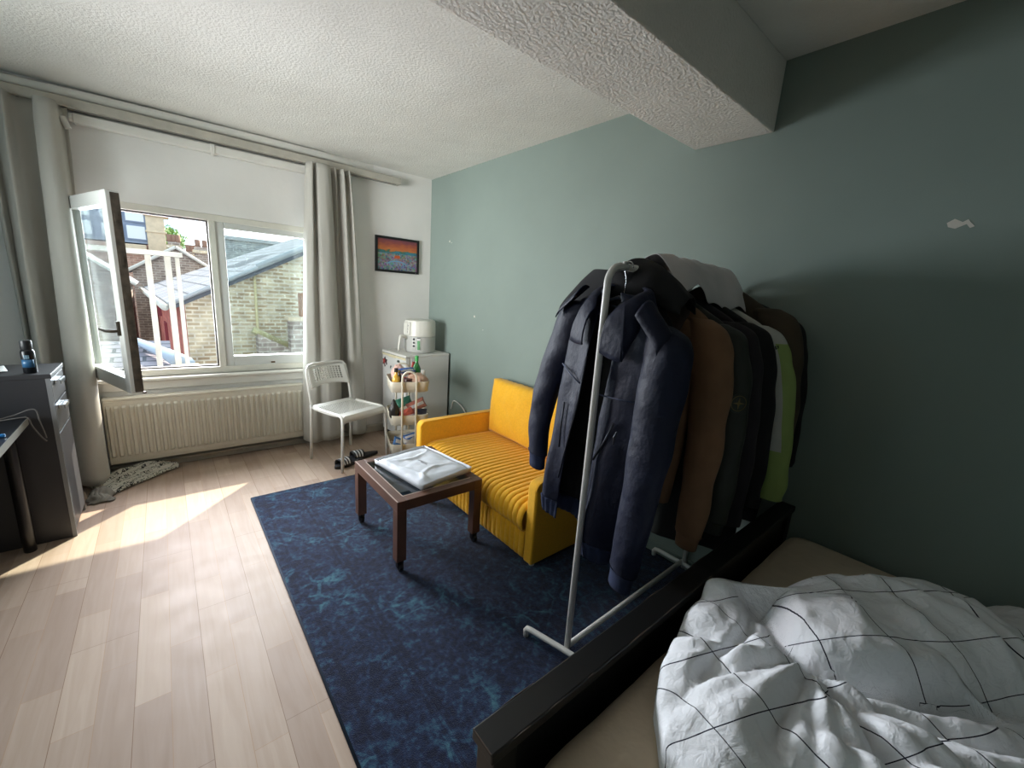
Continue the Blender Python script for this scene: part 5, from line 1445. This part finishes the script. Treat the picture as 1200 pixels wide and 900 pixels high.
def cl(u, v):
    x = lerp(-.475, -.36, u); y = lerp(3.42, 3.62, v)
    z = .02+.055*math.sin(PI*u)**.6*math.sin(PI*v)**.7*(.7+.5*nz(u*5, v*5, 3.))+.015*nz(u*9, v*9, 1.)
    return (x+.02*nz(v*5, 1.), y+.02*nz(u*5, 4.), max(.004, z*math.sin(PI*u)**.4*math.sin(PI*v)**.4))
sheet(bm, cl, 26, 26); prop(link('cloth', bm, M('dark grey cotton', '#7a766c', .9, var=(12, .2), bump=(60, .4, .004)), smooth=True, solid=.006, offset=1), 'small dark grey cloth heap on the floor below the left curtain', 'cloth')
# ------------------------------------------------------------------ duvet
def duvet_mat():
    m, nt, b = base_mat('white duvet cover with thin navy grid')
    tc = nt.new('ShaderNodeTexCoord')
    sep = nt.new('ShaderNodeSeparateXYZ'); nt.link(tc.outputs['UV'], sep.inputs[0])
    outs = []
    for ax, per in (('X', .15), ('Y', .15)):
        d = nt.new('ShaderNodeMath', operation='DIVIDE', i_1=per); nt.link(sep.outputs[ax], d.inputs[0])
        f = nt.new('ShaderNodeMath', operation='FRACT'); nt.link(d.outputs[0], f.inputs[0])
        l = nt.new('ShaderNodeMath', operation='LESS_THAN', i_1=.0026/per); nt.link(f.outputs[0], l.inputs[0]); outs.append(l)
    mx = nt.new('ShaderNodeMath', operation='MAXIMUM'); nt.link(outs[0].outputs[0], mx.inputs[0]); nt.link(outs[1].outputs[0], mx.inputs[1])
    mix = nt.new('ShaderNodeMix', data_type='RGBA'); mix.inputs[6].default_value = lin('#eceef1'); mix.inputs[7].default_value = lin('#15182c')
    nt.link(mx.outputs[0], mix.inputs[0]); nt.link(mix.outputs[2], b.inputs['Base Color'])
    b.inputs['Roughness'].default_value = .9; b.inputs['Sheen Weight'].default_value = .1
    n = nt.new('ShaderNodeTexNoise', i_Scale=34., i_Detail=7.); n.inputs['Distortion'].default_value = .5; nt.link(tc.outputs['Object'], n.inputs['Vector'])
    bp = nt.new('ShaderNodeBump', i_Strength=.45, i_Distance=.016); nt.link(n.outputs['Fac'], bp.inputs['Height']); nt.link(bp.outputs[0], b.inputs['Normal'])
    return m
DOUT = [(.66, .12), (.70, .27), (.78, .335), (.865, .372), (.975, .402), (1.085, .428), (1.18, .432), (1.235, .446), (1.268, .436), (1.262, .36), (1.232, .30), (1.245, .272), (1.29, .285), (1.38, .285), (1.50, .25), (1.62, .15), (1.73, .02), (1.82, -.09), (1.95, -.21),
        (2.05, -.36), (2.09, -.8), (1.7, -1.1), (1.0, -1.08), (.70, -.75), (.63, -.25)]
DC = (1.34, -.48)
def out_r(th):
    """distance from the middle to the hem in direction th"""
    dx, dy = math.cos(th), math.sin(th); best = .3
    n = len(DOUT)
    for i in range(n):
        (ax, ay), (bx, by) = DOUT[i], DOUT[(i+1) % n]
        ax -= DC[0]; ay -= DC[1]; bx -= DC[0]; by -= DC[1]
        ex_, ey_ = bx-ax, by-ay; den = dx*ey_-dy*ex_
        if abs(den) < 1e-9: continue
        t = (ax*ey_-ay*ex_)/den; s = (ax*dy-ay*dx)/den
        if t > 0 and -1e-6 <= s <= 1+1e-6: best = max(best, t)
    return best
def seg_d(x, y, P):
    """signed distance to a polyline, and how far along it"""
    best = (9, 0, 0); acc = 0
    for (ax, ay), (bx, by) in zip(P, P[1:]):
        ex_, ey_ = bx-ax, by-ay; L = math.hypot(ex_, ey_)
        t = max(0, min(1, ((x-ax)*ex_+(y-ay)*ey_)/L**2)); px, py = ax+ex_*t, ay+ey_*t
        d = math.hypot(x-px, y-py); sg = 1 if ex_*(y-ay)-ey_*(x-ax) > 0 else -1
        if d < best[0]: best = (d, sg, acc+t*L)
        acc += L
    return best
def lobe(x, y, a, b, r, h, p=2.4, q=.62):
    d = seg_d(x, y, [a, b])[0]/r
    return h*max(0, 1-d**p)**q if d < 1 else 0
def smax(*v, k=.03):
    return k*math.log(sum(math.exp(t/k) for t in v))
def sst(a, b, x):
    t = max(0, min(1, (x-a)/(b-a))); return t*t*(3-2*t)
FOC = (1.115, .150)
CREASE = [(1.315, .335), (1.225, .262), (1.15, .205), (1.115, .150), (1.135, .07), (1.205, -.03), (1.31, -.13), (1.45, -.26)]
def ridged(x, y, z, s): return 1-2*abs(mnoise.noise(Vector((x*s, y*s, z))))
def dh(x, y):
    cd_, sg, al = seg_d(x, y, CREASE)
    main = lobe(x, y, (1.31, .105), (1.53, -.055), .205, .19, 2.6, .55)
    left = lobe(x, y, (.86, .17), (1.02, .17), .235, .098, 2.2, .7)
    corner = max(lobe(x, y, (1.12, .36), (1.19, .34), .13, .060), lobe(x, y, (1.235, .405), (1.25, .42), .055, .105))
    rgt = lobe(x, y, (1.70, -.32), (1.85, -.55), .28, .135)
    low = lobe(x, y, (1.0, -.10), (1.3, -.42), .27, .105)
    bck = lobe(x, y, (1.1, -.75), (1.7, -.8), .33, .12)
    h = smax(main, left, corner, rgt, low, bck, .045, k=.016)
    # the rolled lobe ends in a sharp crease on its left and near side
    h -= .050*math.exp(-(cd_/.020)**2)*sst(.0, .08, al)*(1-sst(.55, .72, al))
    if sg > 0: h += .020*math.exp(-((cd_-.035)/.022)**2)*sst(.05, .15, al)*(1-sst(.5, .7, al))
    # folds fanning out of the knot to the left
    rx, ry = x-FOC[0], y-FOC[1]; r = math.hypot(rx, ry); ph = math.atan2(ry, rx) % (2*PI)
    if r > 1e-4:
        w = sst(.015, .09, r)*(1-sst(.24, .44, r))*sst(1.75, 2.2, ph)*(1-sst(4.45, 4.9, ph))
        f = abs(math.sin(ph*4.6+.9*nz(x*5, y*5, 2.)+.4))**.7
        h += .046*w*(f-.55)
        f2 = abs(math.sin(ph*11+1.4*nz(x*6, y*6, 8.)))
        h += .014*w*(f2-.5)
    # long pleats running along the near side of the roll
    if sg < 0 and y < .16:
        w = sst(.02, .05, cd_)*(1-sst(.22, .34, cd_))*(1-sst(.02, .14, y-.0))
        h += .032*w*(abs(math.sin(cd_*34+1.2*nz(x*4, y*4, 5.)))-.5)
    # soft diagonal creases over the roll and the right part
    if sg > 0:
        q = (x-1.2)*.62+(y+.05)*.79; p_ = (x-1.2)*.79-(y+.05)*.62
        h += .017*ridged(p_*1.0, q*.45, 3., 7.)*sst(.03, .09, cd_)
        d2 = seg_d(x, y, [(1.36, .27), (1.50, .08), (1.50, -.10), (1.42, -.22)])
        h -= .016*math.exp(-(d2[0]/.014)**2)*sst(0, .1, d2[2]); h += .012*math.exp(-((d2[0]-.028)/.02)**2)*sst(0, .1, d2[2])
        d3 = seg_d(x, y, [(1.68, .05), (1.60, -.12), (1.66, -.26), (1.85, -.30)])
        h -= .035*math.exp(-(d3[0]/.022)**2)
        d4 = seg_d(x, y, [(1.60, -.12), (1.52, -.25), (1.40, -.33)])
        h -= .030*math.exp(-(d4[0]/.020)**2)
    d5 = seg_d(x, y, [(1.30, .34), (1.16, .29), (1.02, .285), (.90, .30)])
    h -= .030*math.exp(-(d5[0]/.018)**2)
    h += .007*ridged(x, y*1.3, 1., 9.)+.0045*ridged(x*1.2, y, 6., 19.)+.006*nz(x*14, y*14, 2.)
    return h, sg, cd_
bm = B(); lay = bm.loops.layers.uv.verify()
NTH, NS = 420, 150
prof = [1-(1-i/NS)**1.25 for i in range(1, NS+1)]
uvs = {}
rings = []
for s in prof:
    rg = []
    for k in range(NTH):
        th = 2*PI*k/NTH
        R_ = out_r(th)+.010*nz(math.cos(th)*7, math.sin(th)*7, 3.)
        x, y = DC[0]+R_*s*math.cos(th), DC[1]+R_*s*math.sin(th)
        d = R_*(1-s)
        h, sg, cd_ = dh(x, y)
        e = min(1, d/.055); edge = (1-(1-e)**2.2)**.55
        z = .523+max(.004, h+.012)*edge
        # bulge outwards just above the sheet so the hem tucks under
        bl_ = .020*math.exp(-((e-.35)/.28)**2) if e < 1 else 0
        x2, y2 = x+bl_*math.cos(th), min(.448, y+bl_*math.sin(th))
        v = bm.verts.new((x2, y2, z)); rg.append(v)
        m_ = sst(-.005, .005, cd_*sg)
        wx, wy = x+.035*nz(x*4, y*4, 1.)+.7*h, y+.035*nz(x*4, y*4, 7.)+.5*h
        a1, a2 = -.95, .35
        ua = (wx*math.cos(a1)-wy*math.sin(a1), wx*math.sin(a1)+wy*math.cos(a1)); ub = (wx*math.cos(a2)-wy*math.sin(a2)+.05, wx*math.sin(a2)+wy*math.cos(a2)+.07)
        uvs[v] = (lerp(ub[0], ua[0], m_), lerp(ub[1], ua[1], m_))
    rings.append(rg)
c0 = bm.verts.new((DC[0], DC[1], .523+dh(*DC)[0])); uvs[c0] = (DC[0], DC[1])
fs = [bm.faces.new((c0, rings[0][k], rings[0][(k+1) % NTH])) for k in range(NTH)]
for a, b_ in zip(rings, rings[1:]):
    for k in range(NTH): fs.append(bm.faces.new((a[k], b_[k], b_[(k+1) % NTH], a[(k+1) % NTH])))
for f in fs:
    for lp in f.loops: lp[lay].uv = uvs[lp.vert]
dvo = link('duvet', bm, duvet_mat(), smooth=True)
prop(dvo, 'crumpled white duvet with a thin dark grid pattern lying on the bed', 'duvet')
